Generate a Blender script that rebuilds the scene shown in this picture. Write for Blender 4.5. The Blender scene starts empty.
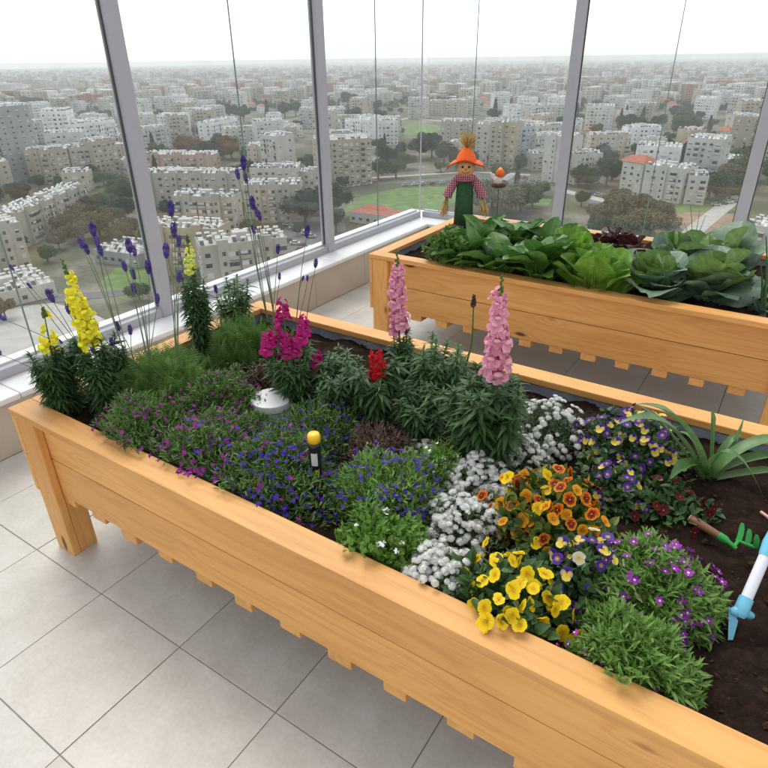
import bpy, math, random
import numpy as np
from mathutils import Vector, Matrix

SC = bpy.context.scene
COL = SC.collection
rng = np.random.default_rng(7)
random.seed(7)
PI = math.pi

# ------------------------------------------------------------------ camera
PITCH, ROLL, YAW = math.radians(27.998), math.radians(-0.744), math.radians(33.602)
CAM = Vector((2.066, -0.731, 1.619))
FPX = 612.457 / 768.0
FW = Vector((-math.sin(YAW) * math.cos(PITCH), math.cos(YAW) * math.cos(PITCH), -math.sin(PITCH)))
_rt = Vector((math.cos(YAW), math.sin(YAW), 0))
_up = _rt.cross(FW)
RT = _rt * math.cos(ROLL) + _up * math.sin(ROLL)
UP = -_rt * math.sin(ROLL) + _up * math.cos(ROLL)
cd = bpy.data.cameras.new('camera')
cam = bpy.data.objects.new('camera', cd)
COL.objects.link(cam)
cd.sensor_width = 36.0
cd.lens = 36.0 * FPX
cd.clip_start = 0.05
cd.clip_end = 30000
M = Matrix.Identity(4)
for i in range(3):
    M[i][0], M[i][1], M[i][2], M[i][3] = RT[i], UP[i], -FW[i], CAM[i]
cam.matrix_world = M
SC.camera = cam

# ------------------------------------------------------------------ sky, sun, exposure
SUN_EL, SUN_AZ = math.radians(56), math.radians(305)      # azimuth clockwise from +Y
W = bpy.data.worlds.new('World')
SC.world = W
W.use_nodes = True
nt = W.node_tree
nt.nodes.clear()
sky = nt.nodes.new('ShaderNodeTexSky')
sky.sky_type = 'NISHITA'
sky.sun_disc = False
sky.sun_elevation = SUN_EL
sky.sun_rotation = SUN_AZ
sky.air_density = 1.0
sky.dust_density = 1.0
sky.ozone_density = 1.0
hs = nt.nodes.new('ShaderNodeHueSaturation')
hs.inputs['Saturation'].default_value = 0.12
hs.inputs['Value'].default_value = 1.0
# an even layer of cloud: soft variation in brightness
tc = nt.nodes.new('ShaderNodeTexCoord')
mp = nt.nodes.new('ShaderNodeMapping')
mp.inputs['Scale'].default_value = (1.2, 1.2, 4.0)
nz = nt.nodes.new('ShaderNodeTexNoise')
nz.inputs['Scale'].default_value = 2.2
nz.inputs['Detail'].default_value = 6
mr = nt.nodes.new('ShaderNodeMapRange')
mr.inputs['From Min'].default_value = 0.25
mr.inputs['From Max'].default_value = 0.75
mr.inputs['To Min'].default_value = 0.88
mr.inputs['To Max'].default_value = 1.1
mx = nt.nodes.new('ShaderNodeMix')
mx.data_type = 'RGBA'
mx.blend_type = 'MULTIPLY'
mx.inputs['Factor'].default_value = 1.0
bg = nt.nodes.new('ShaderNodeBackground')
bg.inputs['Strength'].default_value = 0.15
wo = nt.nodes.new('ShaderNodeOutputWorld')
L = nt.links.new
L(sky.outputs['Color'], hs.inputs['Color'])
L(tc.outputs['Generated'], mp.inputs['Vector'])
L(mp.outputs['Vector'], nz.inputs['Vector'])
L(nz.outputs['Fac'], mr.inputs['Value'])
L(hs.outputs['Color'], mx.inputs[6])
L(mr.outputs['Result'], mx.inputs[7])
L(mx.outputs[2], bg.inputs['Color'])
L(bg.outputs['Background'], wo.inputs['Surface'])

sl = bpy.data.lights.new('sun', 'SUN')
sl.energy = 0.85
sl.angle = math.radians(34)
sl.color = (1.0, 0.95, 0.88)
so = bpy.data.objects.new('sun', sl)
COL.objects.link(so)
sd = Vector((math.sin(SUN_AZ) * math.cos(SUN_EL), math.cos(SUN_AZ) * math.cos(SUN_EL), math.sin(SUN_EL)))
so.rotation_euler = sd.to_track_quat('Z', 'Y').to_euler()
so.location = (0, -3, 6)

SC.view_settings.view_transform = 'Standard'
SC.view_settings.look = 'None'
SC.view_settings.exposure = 0.92
SC.view_settings.gamma = 1.0
SC.view_settings.use_curve_mapping = False
SC.render.engine = 'CYCLES'
try:
    SC.cycles.max_bounces = 8
    SC.cycles.transparent_max_bounces = 16
    SC.cycles.volume_bounces = 1
except Exception:
    pass

# ------------------------------------------------------------------ helpers
def at(u, v, ax, val):
    """point of the place seen at photo pixel (u, v) where coordinate ax equals val"""
    d = FW * FPX * 768 + RT * (u - 384) + UP * (384 - v)
    s = (val - CAM[ax]) / d[ax]
    return CAM + d * s

def pxm(p):
    """photo pixels per metre at a point"""
    return FPX * 768 / (Vector(p) - CAM).dot(FW)

def z_at(p, v):
    """height on the vertical through p that shows at photo row v"""
    lo, hi = -80.0, 40.0
    if abs(p[2]) < 5:
        lo, hi = 0.2, 1.55
    for _ in range(50):
        m = (lo + hi) / 2
        d = Vector((p[0], p[1], m)) - CAM
        vv = 384 - FPX * 768 * d.dot(UP) / d.dot(FW)
        if vv > v:
            lo = m
        else:
            hi = m
    return (lo + hi) / 2

def tag(o, label=None, cat=None, group=None, kind=None):
    if label: o['label'] = label
    if cat: o['category'] = cat
    if group: o['group'] = group
    if kind: o['kind'] = kind
    return o

def empty(name, loc=(0, 0, 0), rz=0.0, label=None, cat=None, group=None):
    o = bpy.data.objects.new(name, None)
    o.empty_display_size = 0.1
    COL.objects.link(o)
    o.location = loc
    o.rotation_euler = (0, 0, rz)
    return tag(o, label, cat, group)

def link(name, me, parent=None, loc=(0, 0, 0), rot=(0, 0, 0), scale=(1, 1, 1), mat=None):
    o = bpy.data.objects.new(name, me)
    COL.objects.link(o)
    o.parent = parent
    if mat is not None:
        o.matrix_basis = mat
    else:
        o.location = loc
        o.rotation_euler = rot
        o.scale = scale
    return o

def copy_tree(o, parent=None):
    c = o.copy()
    COL.objects.link(c)
    c.parent = parent
    for ch in o.children:
        copy_tree(ch, c)
    return c

class G:
    """collects vertices and faces (numpy), then builds one mesh"""
    def __init__(s):
        s.V, s.F, s.n = [], [], 0
        s.R, s.C = [], []

    def add(s, V, F, mi=0, rnd=0.5, col=None):
        V = np.asarray(V, float)
        F = np.asarray(F, int)
        s.V.append(V)
        s.F.append((F + s.n, mi))
        s.n += len(V)
        s.R.append(np.full(len(V), rnd) if np.isscalar(rnd) else np.asarray(rnd, float))
        s.C.append(np.full((len(V), 3), 1.0) if col is None else np.asarray(col, float))
        return s

    def inst(s, T, Ms, Ps, mi=0, rnd=None):
        """T = (V, F[, col]); Ms (N,3,3) frames with the axes as columns, Ps (N,3)"""
        V, F = np.asarray(T[0], float), np.asarray(T[1], int)
        N, n = len(Ps), len(V)
        if N == 0: return s
        VV = np.einsum('nij,vj->nvi', Ms, V) + Ps[:, None, :]
        FF = (F[None, :, :] + (np.arange(N) * n)[:, None, None]).reshape(-1, F.shape[1])
        r = rng.random(N) if rnd is None else np.asarray(rnd)
        col = None
        if len(T) > 2: col = np.tile(np.asarray(T[2], float), (N, 1))
        return s.add(VV.reshape(-1, 3), FF, mi, np.repeat(r, n), col)

    def box(s, x0, x1, y0, y1, z0, z1, mi=0, rnd=0.5):
        V = [(x0,y0,z0),(x1,y0,z0),(x1,y1,z0),(x0,y1,z0),(x0,y0,z1),(x1,y0,z1),(x1,y1,z1),(x0,y1,z1)]
        return s.add(V, [(3,2,1,0),(4,5,6,7),(0,1,5,4),(1,2,6,5),(2,3,7,6),(3,0,4,7)], mi, rnd)

    def tube(s, pts, rad, seg=6, mi=0, rnd=0.5, cap=True):
        P = np.asarray(pts, float)
        n = len(P)
        rad = np.full(n, rad) if np.isscalar(rad) else np.asarray(rad, float)
        T = np.gradient(P, axis=0)
        T /= np.linalg.norm(T, axis=1)[:, None] + 1e-12
        ref = np.array((0, 0, 1.0)) if abs(T[0][2]) < .9 else np.array((1.0, 0, 0))
        A = np.cross(T, ref); A /= np.linalg.norm(A, axis=1)[:, None] + 1e-12
        B = np.cross(T, A)
        an = np.arange(seg) * 2 * PI / seg
        R = P[:, None, :] + rad[:, None, None] * (np.cos(an)[None, :, None] * A[:, None, :] + np.sin(an)[None, :, None] * B[:, None, :])
        F = []
        for i in range(n - 1):
            for j in range(seg):
                k = (j + 1) % seg
                F.append((i*seg+j, i*seg+k, (i+1)*seg+k, (i+1)*seg+j))
        s.add(R.reshape(-1, 3), F, mi, rnd)
        if cap:
            for e in (0, n - 1):
                c = R[e]
                V = np.vstack([c, P[e][None]])
                FF = [(j, (j+1) % seg, seg) for j in range(seg)]
                if e: FF = [(b, a, cc) for a, b, cc in FF]
                s.add(V, FF, mi, rnd)
        return s

    def lathe(s, prof, seg=20, mi=0, rnd=0.5, c=(0, 0, 0), sy=1.0):
        pr = np.asarray(prof, float)
        an = np.arange(seg) * 2 * PI / seg
        V = np.stack([pr[:, 0][:, None] * np.cos(an), pr[:, 0][:, None] * np.sin(an) * sy, np.repeat(pr[:, 1][:, None], seg, 1)], -1)
        F = []
        for i in range(len(pr) - 1):
            for j in range(seg):
                k = (j + 1) % seg
                F.append((i*seg+j, i*seg+k, (i+1)*seg+k, (i+1)*seg+j))
        return s.add(V.reshape(-1, 3) + np.asarray(c), F, mi, rnd)

    def sphere(s, c, r, mi=0, seg=12, rings=8, rnd=0.5):
        r = np.full(3, r) if np.isscalar(r) else np.asarray(r, float)
        th = np.linspace(0.02, PI - 0.02, rings)
        g0 = G(); g0.lathe([(math.sin(t), -math.cos(t)) for t in th], seg)
        return s.add(g0.V[0] * r + np.asarray(c, float), g0.F[0][0], mi, rnd)

    def mesh(s, name, mats, smooth=False):
        me = bpy.data.meshes.new(name)
        V = np.vstack(s.V)
        me.vertices.add(len(V))
        me.vertices.foreach_set('co', V.ravel())
        loops, starts, mis, k = [], [], [], 0
        for F, mi in s.F:
            m, w = F.shape
            loops.append(F.ravel())
            starts.append(k + np.arange(m) * w)
            mis.append(np.full(m, mi))
            k += m * w
        loops, starts, mis = np.concatenate(loops), np.concatenate(starts), np.concatenate(mis)
        me.loops.add(len(loops))
        me.loops.foreach_set('vertex_index', loops)
        me.polygons.add(len(starts))
        me.polygons.foreach_set('loop_start', starts)
        me.polygons.foreach_set('material_index', mis)
        me.polygons.foreach_set('use_smooth', np.full(len(starts), bool(smooth)))
        a = me.attributes.new('rnd', 'FLOAT', 'POINT')
        a.data.foreach_set('value', np.concatenate(s.R))
        c = np.vstack(s.C)
        if (c != 1.0).any():
            ca = me.attributes.new('tint', 'FLOAT_COLOR', 'POINT')
            ca.data.foreach_set('color', np.hstack([c, np.ones((len(c), 1))]).ravel())
        for m_ in (mats if isinstance(mats, (list, tuple)) else [mats]):
            me.materials.append(m_)
        me.update(calc_edges=True)
        me.validate()
        return me

    def build(s, name, mats, parent=None, smooth=False, **kw):
        return link(name, s.mesh(name, mats, smooth), parent, **kw)

def unit(a):
    a = np.asarray(a, float)
    return a / (np.linalg.norm(a, axis=-1, keepdims=True) + 1e-12)

def frames(D, N, S=None):
    """frames with Y along D, Z near N; columns x,y,z; optional scale (n,) or (n,3)"""
    D = unit(D)
    X = unit(np.cross(D, N))
    Z = np.cross(X, D)
    Mx = np.stack([X, D, Z], -1)
    if S is not None:
        S = np.asarray(S, float)
        Mx = Mx * (S[:, None, None] if S.ndim == 1 else S[:, None, :])
    return Mx

# ------------------------------------------------------------------ materials
def newmat(name):
    m = bpy.data.materials.new(name)
    m.use_nodes = True
    t = m.node_tree
    t.nodes.clear()
    o = t.nodes.new('ShaderNodeOutputMaterial')
    return m, t, o

def nd(t, k, **kw):
    n = t.nodes.new(k)
    for a, b in kw.items():
        if a.startswith('i_'):
            n.inputs[a[2:].replace('_', ' ')].default_value = b
        else:
            setattr(n, a, b)
    return n

def ramp(t, pts, interp='LINEAR'):
    r = t.nodes.new('ShaderNodeValToRGB')
    r.color_ramp.interpolation = interp
    e = r.color_ramp.elements
    while len(e) < len(pts): e.new(0.5)
    for i, (p, c) in enumerate(pts):
        e[i].position = p
        e[i].color = (*c, 1)
    return r

def mix(t, a, b, fac, mode='MIX'):
    m = nd(t, 'ShaderNodeMix', data_type='RGBA', blend_type=mode)
    for k, x in ((6, a), (7, b)):
        if hasattr(x, 'is_linked'): t.links.new(x, m.inputs[k])
        else: m.inputs[k].default_value = (*x, 1)
    if hasattr(fac, 'is_linked'): t.links.new(fac, m.inputs[0])
    else: m.inputs[0].default_value = fac
    return m.outputs[2]

def plain(name, c, rough=0.5, metal=0.0, noise=0.12, scale=12.0, bump=0.0, bscale=60.0, spec=0.5, coat=0.0):
    """surface of one colour with fine unevenness"""
    m, t, o = newmat(name)
    b = nd(t, 'ShaderNodeBsdfPrincipled', i_Roughness=rough, i_Metallic=metal)
    b.inputs['Specular IOR Level'].default_value = spec
    b.inputs['Coat Weight'].default_value = coat
    tcn = nd(t, 'ShaderNodeTexCoord')
    n = nd(t, 'ShaderNodeTexNoise', i_Scale=scale, i_Detail=5.0)
    t.links.new(tcn.outputs['Object'], n.inputs['Vector'])
    r = ramp(t, [(0.25, tuple(x * (1 - noise) for x in c)), (0.75, tuple(min(1, x * (1 + noise)) for x in c))])
    t.links.new(n.outputs['Fac'], r.inputs[0])
    t.links.new(r.outputs[0], b.inputs['Base Color'])
    if bump:
        n2 = nd(t, 'ShaderNodeTexNoise', i_Scale=bscale, i_Detail=4.0)
        t.links.new(tcn.outputs['Object'], n2.inputs['Vector'])
        bp = nd(t, 'ShaderNodeBump', i_Strength=bump, i_Distance=0.01)
        t.links.new(n2.outputs['Fac'], bp.inputs['Height'])
        t.links.new(bp.outputs[0], b.inputs['Normal'])
    t.links.new(b.outputs[0], o.inputs[0])
    return m

def leafmat(name, stops, rough=0.5, trans=0.25, tint=False, spec=0.35, vein=0.0):
    """leaf or petal: colour picked leaf by leaf, some light passing through"""
    m, t, o = newmat(name)
    b = nd(t, 'ShaderNodeBsdfPrincipled', i_Roughness=rough)
    b.inputs['Specular IOR Level'].default_value = spec
    a = nd(t, 'ShaderNodeAttribute', attribute_name='rnd')
    n = len(stops)
    r = ramp(t, [(i / max(1, n - 1), c) for i, c in enumerate(stops)])
    src = a.outputs['Fac']
    oi = nd(t, 'ShaderNodeObjectInfo')
    ad = nd(t, 'ShaderNodeMath', operation='MULTIPLY_ADD')
    t.links.new(oi.outputs['Random'], ad.inputs[0])
    ad.inputs[1].default_value = 0.3
    t.links.new(src, ad.inputs[2])
    fr = nd(t, 'ShaderNodeMath', operation='PINGPONG')
    t.links.new(ad.outputs[0], fr.inputs[0]); fr.inputs[1].default_value = 1.0
    t.links.new(fr.outputs[0], r.inputs[0])
    col = r.outputs[0]
    if tint:
        ta = nd(t, 'ShaderNodeAttribute', attribute_name='tint')
        col = mix(t, ta.outputs['Color'], col, 1.0, 'MULTIPLY')
    tcn = nd(t, 'ShaderNodeTexCoord')
    ns = nd(t, 'ShaderNodeTexNoise', i_Scale=35.0 if vein == 0 else vein, i_Detail=3.0)
    t.links.new(tcn.outputs['Object'], ns.inputs['Vector'])
    v = ramp(t, [(0.3, (0.8, 0.8, 0.8)), (0.7, (1.15, 1.15, 1.15))])
    t.links.new(ns.outputs['Fac'], v.inputs[0])
    col = mix(t, col, v.outputs[0], 1.0, 'MULTIPLY')
    t.links.new(col, b.inputs['Base Color'])
    tr = nd(t, 'ShaderNodeBsdfTranslucent')
    t.links.new(col, tr.inputs['Color'])
    ms = nd(t, 'ShaderNodeMixShader')
    ms.inputs[0].default_value = trans
    t.links.new(b.outputs[0], ms.inputs[1])
    t.links.new(tr.outputs[0], ms.inputs[2])
    t.links.new(ms.outputs[0], o.inputs[0])
    return m

def woodmat(name, lo, hi, axis):
    m, t, o = newmat(name)
    b = nd(t, 'ShaderNodeBsdfPrincipled')
    b.inputs['Specular IOR Level'].default_value = 0.45
    tcn = nd(t, 'ShaderNodeTexCoord')
    oi = nd(t, 'ShaderNodeObjectInfo')
    off = nd(t, 'ShaderNodeMath', operation='MULTIPLY'); off.inputs[1].default_value = 37.0
    t.links.new(oi.outputs['Random'], off.inputs[0])
    addv = nd(t, 'ShaderNodeVectorMath', operation='ADD')
    t.links.new(tcn.outputs['Object'], addv.inputs[0])
    cmb = nd(t, 'ShaderNodeCombineXYZ')
    for k in range(3): t.links.new(off.outputs[0], cmb.inputs[k])
    t.links.new(cmb.outputs[0], addv.inputs[1])
    # knots warp the grain
    def scaled(along, across):
        mpn = nd(t, 'ShaderNodeMapping')
        sv = [across] * 3
        sv[axis] = along
        mpn.inputs['Scale'].default_value = sv
        t.links.new(addv.outputs[0], mpn.inputs['Vector'])
        return mpn.outputs[0]
    vo = nd(t, 'ShaderNodeTexVoronoi', i_Scale=1.0, feature='F1')
    t.links.new(scaled(2.5, 7.0), vo.inputs['Vector'])
    kn = nd(t, 'ShaderNodeMapRange', interpolation_type='SMOOTHSTEP')
    kn.inputs['From Min'].default_value = 0.06; kn.inputs['From Max'].default_value = 0.12
    kn.inputs['To Min'].default_value = 1.0; kn.inputs['To Max'].default_value = 0.0
    t.links.new(vo.outputs['Distance'], kn.inputs['Value'])
    halo = nd(t, 'ShaderNodeMapRange', interpolation_type='SMOOTHSTEP')
    halo.inputs['From Min'].default_value = 0.04; halo.inputs['From Max'].default_value = 0.3
    halo.inputs['To Min'].default_value = 1.0; halo.inputs['To Max'].default_value = 0.0
    t.links.new(vo.outputs['Distance'], halo.inputs['Value'])
    big = nd(t, 'ShaderNodeTexNoise', i_Scale=1.0, i_Detail=2.0)
    t.links.new(scaled(0.9, 9.0), big.inputs['Vector'])
    s1 = nd(t, 'ShaderNodeMath', operation='MULTIPLY_ADD')
    t.links.new(halo.outputs[0], s1.inputs[0]); s1.inputs[1].default_value = 0.16
    t.links.new(big.outputs['Fac'], s1.inputs[2])
    sn = nd(t, 'ShaderNodeMath', operation='MULTIPLY'); sn.inputs[1].default_value = 60.0
    t.links.new(s1.outputs[0], sn.inputs[0])
    si = nd(t, 'ShaderNodeMath', operation='SINE')
    t.links.new(sn.outputs[0], si.inputs[0])
    rg = nd(t, 'ShaderNodeMapRange')
    rg.inputs['From Min'].default_value = -1.0; rg.inputs['From Max'].default_value = 1.0
    t.links.new(si.outputs[0], rg.inputs['Value'])
    fine = nd(t, 'ShaderNodeTexNoise', i_Scale=1.0, i_Detail=5.0, i_Roughness=0.65)
    t.links.new(scaled(5.0, 190.0), fine.inputs['Vector'])
    g1 = nd(t, 'ShaderNodeMath', operation='MULTIPLY_ADD'); g1.inputs[1].default_value = 0.27
    t.links.new(rg.outputs[0], g1.inputs[0])
    fm = nd(t, 'ShaderNodeMath', operation='MULTIPLY'); fm.inputs[1].default_value = 0.85
    t.links.new(fine.outputs['Fac'], fm.inputs[0])
    t.links.new(fm.outputs[0], g1.inputs[2])
    r = ramp(t, [(0.1, lo), (0.5, tuple((a + 2 * c) / 3 for a, c in zip(lo, hi))), (0.85, hi)])
    t.links.new(g1.outputs[0], r.inputs[0])
    tone = nd(t, 'ShaderNodeTexNoise', i_Scale=1.0, i_Detail=2.0)
    t.links.new(scaled(1.1, 3.0), tone.inputs['Vector'])
    tr_ = ramp(t, [(0.3, (0.86, 0.80, 0.74)), (0.7, (1.06, 1.06, 1.06))])
    t.links.new(tone.outputs['Fac'], tr_.inputs[0])
    col = mix(t, r.outputs[0], tr_.outputs[0], 1.0, 'MULTIPLY')
    kc = mix(t, col, (0.10, 0.035, 0.010), kn.outputs[0])
    pt = nd(t, 'ShaderNodeHueSaturation')
    vv = nd(t, 'ShaderNodeMapRange')
    vv.inputs['To Min'].default_value = 0.9; vv.inputs['To Max'].default_value = 1.08
    t.links.new(oi.outputs['Random'], vv.inputs['Value'])
    t.links.new(vv.outputs[0], pt.inputs['Value'])
    t.links.new(kc, pt.inputs['Color'])
    t.links.new(pt.outputs[0], b.inputs['Base Color'])
    rr = nd(t, 'ShaderNodeMapRange')
    rr.inputs['To Min'].default_value = 0.38; rr.inputs['To Max'].default_value = 0.6
    t.links.new(fine.outputs['Fac'], rr.inputs['Value'])
    t.links.new(rr.outputs[0], b.inputs['Roughness'])
    bp = nd(t, 'ShaderNodeBump', i_Strength=0.25, i_Distance=0.002)
    t.links.new(g1.outputs[0], bp.inputs['Height'])
    t.links.new(bp.outputs[0], b.inputs['Normal'])
    t.links.new(b.outputs[0], o.inputs[0])
    return m

WLO, WHI = (0.54, 0.245, 0.058), (0.76, 0.410, 0.130)
WOOD = [woodmat('pine_x', WLO, WHI, 0), woodmat('pine_y', WLO, WHI, 1), woodmat('pine_z', WLO, WHI, 2)]

def glassmat():
    m, t, o = newmat('pane_glass')
    tr = nd(t, 'ShaderNodeBsdfTransparent')
    tr.inputs['Color'].default_value = (0.955, 0.975, 0.965, 1)
    gl = nd(t, 'ShaderNodeBsdfGlossy', i_Roughness=0.0)
    lw = nd(t, 'ShaderNodeLayerWeight')
    lw.inputs['Blend'].default_value = 0.5
    pw = nd(t, 'ShaderNodeMath', operation='POWER'); pw.inputs[1].default_value = 5.0
    t.links.new(lw.outputs['Facing'], pw.inputs[0])
    fr = nd(t, 'ShaderNodeMath', operation='MULTIPLY_ADD'); fr.inputs[1].default_value = 0.9; fr.inputs[2].default_value = 0.035
    t.links.new(pw.outputs[0], fr.inputs[0])
    ms = nd(t, 'ShaderNodeMixShader')
    t.links.new(fr.outputs[0], ms.inputs[0])
    t.links.new(tr.outputs[0], ms.inputs[1])
    t.links.new(gl.outputs[0], ms.inputs[2])
    # rain-dried film on the pane
    tcn = nd(t, 'ShaderNodeTexCoord')
    mpn = nd(t, 'ShaderNodeMapping'); mpn.inputs['Scale'].default_value = (9, 9, 1.3)
    t.links.new(tcn.outputs['Object'], mpn.inputs['Vector'])
    n = nd(t, 'ShaderNodeTexNoise', i_Scale=1.0, i_Detail=6.0)
    t.links.new(mpn.outputs[0], n.inputs['Vector'])
    mrn = nd(t, 'ShaderNodeMapRange')
    mrn.inputs['From Min'].default_value = 0.4; mrn.inputs['From Max'].default_value = 0.8
    mrn.inputs['To Min'].default_value = 0.008; mrn.inputs['To Max'].default_value = 0.05
    t.links.new(n.outputs['Fac'], mrn.inputs['Value'])
    df = nd(t, 'ShaderNodeBsdfDiffuse'); df.inputs['Color'].default_value = (0.7, 0.72, 0.72, 1)
    m2 = nd(t, 'ShaderNodeMixShader')
    t.links.new(mrn.outputs[0], m2.inputs[0])
    t.links.new(ms.outputs[0], m2.inputs[1])
    t.links.new(df.outputs[0], m2.inputs[2])
    t.links.new(m2.outputs[0], o.inputs[0])
    return m

# bevelled box (chamfered edges) as a mesh object
def bevbox(name, x0, x1, y0, y1, z0, z1, mat, parent=None, r=0.003):
    cx, cy, cz = (x0+x1)/2, (y0+y1)/2, (z0+z1)/2
    hx, hy, hz = (x1-x0)/2, (y1-y0)/2, (z1-z0)/2
    me = bevmesh(name, hx, hy, hz, mat, r)
    return link(name, me, parent, loc=(cx, cy, cz))

_bev = {}
def bevmesh(name, hx, hy, hz, mat, r=0.003):
    key = (round(hx, 4), round(hy, 4), round(hz, 4), mat.name, r)
    if key in _bev: return _bev[key]
    import bmesh
    bm = bmesh.new()
    bmesh.ops.create_cube(bm, size=2.0)
    for v in bm.verts: v.co = Vector((v.co.x*hx, v.co.y*hy, v.co.z*hz))
    bmesh.ops.bevel(bm, geom=list(bm.edges), offset=min(r, hx*.8, hy*.8, hz*.8), segments=2, profile=0.6, affect='EDGES')
    me = bpy.data.meshes.new(name)
    bm.to_mesh(me); bm.free()
    me.materials.append(mat)
    _bev[key] = me
    return me
# ------------------------------------------------------------------ terrace: floor, parapet, glazing
mt, t, o = newmat('floor_tile')
b = nd(t, 'ShaderNodeBsdfPrincipled')
b.inputs['Specular IOR Level'].default_value = 0.4
tcn = nd(t, 'ShaderNodeTexCoord'); oi = nd(t, 'ShaderNodeObjectInfo')
av = nd(t, 'ShaderNodeVectorMath', operation='MULTIPLY_ADD')
t.links.new(oi.outputs['Location'], av.inputs[0]); av.inputs[1].default_value = (3.1, 2.3, 1)
t.links.new(tcn.outputs['Object'], av.inputs[2])
n1 = nd(t, 'ShaderNodeTexNoise', i_Scale=7.0, i_Detail=6.0, i_Roughness=0.6)
t.links.new(av.outputs[0], n1.inputs['Vector'])
n2 = nd(t, 'ShaderNodeTexNoise', i_Scale=70.0, i_Detail=4.0)
t.links.new(av.outputs[0], n2.inputs['Vector'])
r1 = ramp(t, [(0.3, (0.53, 0.505, 0.46)), (0.55, (0.61, 0.585, 0.54)), (0.75, (0.66, 0.64, 0.60))])
t.links.new(n1.outputs['Fac'], r1.inputs[0])
r2 = ramp(t, [(0.3, (0.93, 0.93, 0.93)), (0.7, (1.04, 1.04, 1.04))])
t.links.new(n2.outputs['Fac'], r2.inputs[0])
col = mix(t, r1.outputs[0], r2.outputs[0], 1.0, 'MULTIPLY')
hsn = nd(t, 'ShaderNodeHueSaturation')
vv = nd(t, 'ShaderNodeMapRange'); vv.inputs['To Min'].default_value = 0.95; vv.inputs['To Max'].default_value = 1.04
t.links.new(oi.outputs['Random'], vv.inputs['Value']); t.links.new(vv.outputs[0], hsn.inputs['Value'])
t.links.new(col, hsn.inputs['Color']); t.links.new(hsn.outputs[0], b.inputs['Base Color'])
rr = nd(t, 'ShaderNodeMapRange'); rr.inputs['To Min'].default_value = 0.32; rr.inputs['To Max'].default_value = 0.6
t.links.new(n1.outputs['Fac'], rr.inputs['Value']); t.links.new(rr.outputs[0], b.inputs['Roughness'])
bp = nd(t, 'ShaderNodeBump', i_Strength=0.08, i_Distance=0.002)
t.links.new(n2.outputs['Fac'], bp.inputs['Height']); t.links.new(bp.outputs[0], b.inputs['Normal'])
t.links.new(b.outputs[0], o.inputs[0])
TILE = mt
GROUT = plain('grout', (0.27, 0.25, 0.225), 0.85, noise=0.25, scale=20)
TS, GAP = 0.40, 0.0032
fl = G().box(-0.70, 5.0, -3.2, 4.19, -0.25, -0.002).build('floor', GROUT)
tag(fl, kind='structure')
k = 0
for i in range(-2, 13):
    for j in range(-8, 11):
        x0, x1, y0, y1 = i*TS + GAP/2, (i+1)*TS - GAP/2, j*TS + GAP/2, (j+1)*TS - GAP/2
        x0 = max(x0, -0.698); x1 = min(x1, 4.998); y0 = max(y0, -3.19); y1 = min(y1, 4.188)
        if x1 - x0 < 0.02 or y1 - y0 < 0.02: continue
        o = bevbox('tile', x0, x1, y0, y1, -0.010, 0.0 + 0.0006 * ((i*7 + j*5) % 3), TILE, fl, 0.0015)
        if j < -3 or i > 7: pass

SLAB = plain('concrete_slab', (0.45, 0.43, 0.40), 0.8, noise=0.2, scale=6)
WALLTILE = plain('wall_cladding', (0.50, 0.435, 0.365), 0.5, noise=0.10, scale=5, bump=0.05)
SILL = plain('white_stone_sill', (0.78, 0.79, 0.80), 0.35, noise=0.05, scale=8)
ALU = plain('grey_aluminium', (0.40, 0.41, 0.45), 0.45, noise=0.04, scale=10)
ALUW = plain('pale_aluminium', (0.66, 0.68, 0.72), 0.4, noise=0.04, scale=10)
GLASS = glassmat()
GEDGE = plain('glass_edge', (0.17, 0.23, 0.205), 0.2, noise=0.1)
GASKET = plain('rubber_gasket', (0.06, 0.06, 0.065), 0.6, noise=0.1)

SZ = 0.29
par = empty('parapet_wall', (-0.85, 1.0, 0), 0, 'low beige tiled parapet with white stone sill round the terrace', 'wall')
def ploc(o):
    o.matrix_parent_inverse = Matrix.Translation((0.85, -1.0, 0))
    return o
ploc(G().box(-1.12, -0.712, -3.2, 4.60, -0.6, SZ-0.03).build('wall_core', SLAB, par))
ploc(G().box(-0.712, 5.0, 4.205, 4.60, -0.6, SZ-0.03).build('wall_core', SLAB, par))
# cladding tiles, left and back face
yy = -3.2 + 0.098
ys = [-3.2] + [2.548 - 0.62*q for q in range(9, 0, -1) if 2.548 - 0.62*q > -3.1] + [2.548, 3.168, 3.788, 4.203]
for a, c in zip(ys[:-1], ys[1:]):
    ploc(bevbox('wall_tile', -0.712, -0.700, a+0.0015, c-0.0015, 0.001, SZ-0.031, WALLTILE, par, 0.0015))
xs = [-0.699] + [-0.08 + 0.62*q for q in range(8)] + [5.0]
for a, c in zip(xs[:-1], xs[1:]):
    ploc(bevbox('wall_tile', a+0.0015, c-0.0015, 4.193, 4.205, 0.001, SZ-0.031, WALLTILE, par, 0.0015))
# sill stones
def sill_left(a, c):
    ploc(bevbox('sill', -1.14, -0.680, a+0.001, c-0.001, SZ-0.03, SZ, SILL, par, 0.010))
ys = [-3.2, -2.0, -0.8, 0.4, 1.6, 2.8, 4.150]
for a, c in zip(ys[:-1], ys[1:]): sill_left(a, c)
xs = [-1.14, 0.2, 1.4, 2.6, 3.8, 5.0]
for a, c in zip(xs[:-1], xs[1:]):
    ploc(bevbox('sill', a+0.001, c-0.001, 4.152, 4.62, SZ-0.03, SZ, SILL, par, 0.010))

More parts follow.
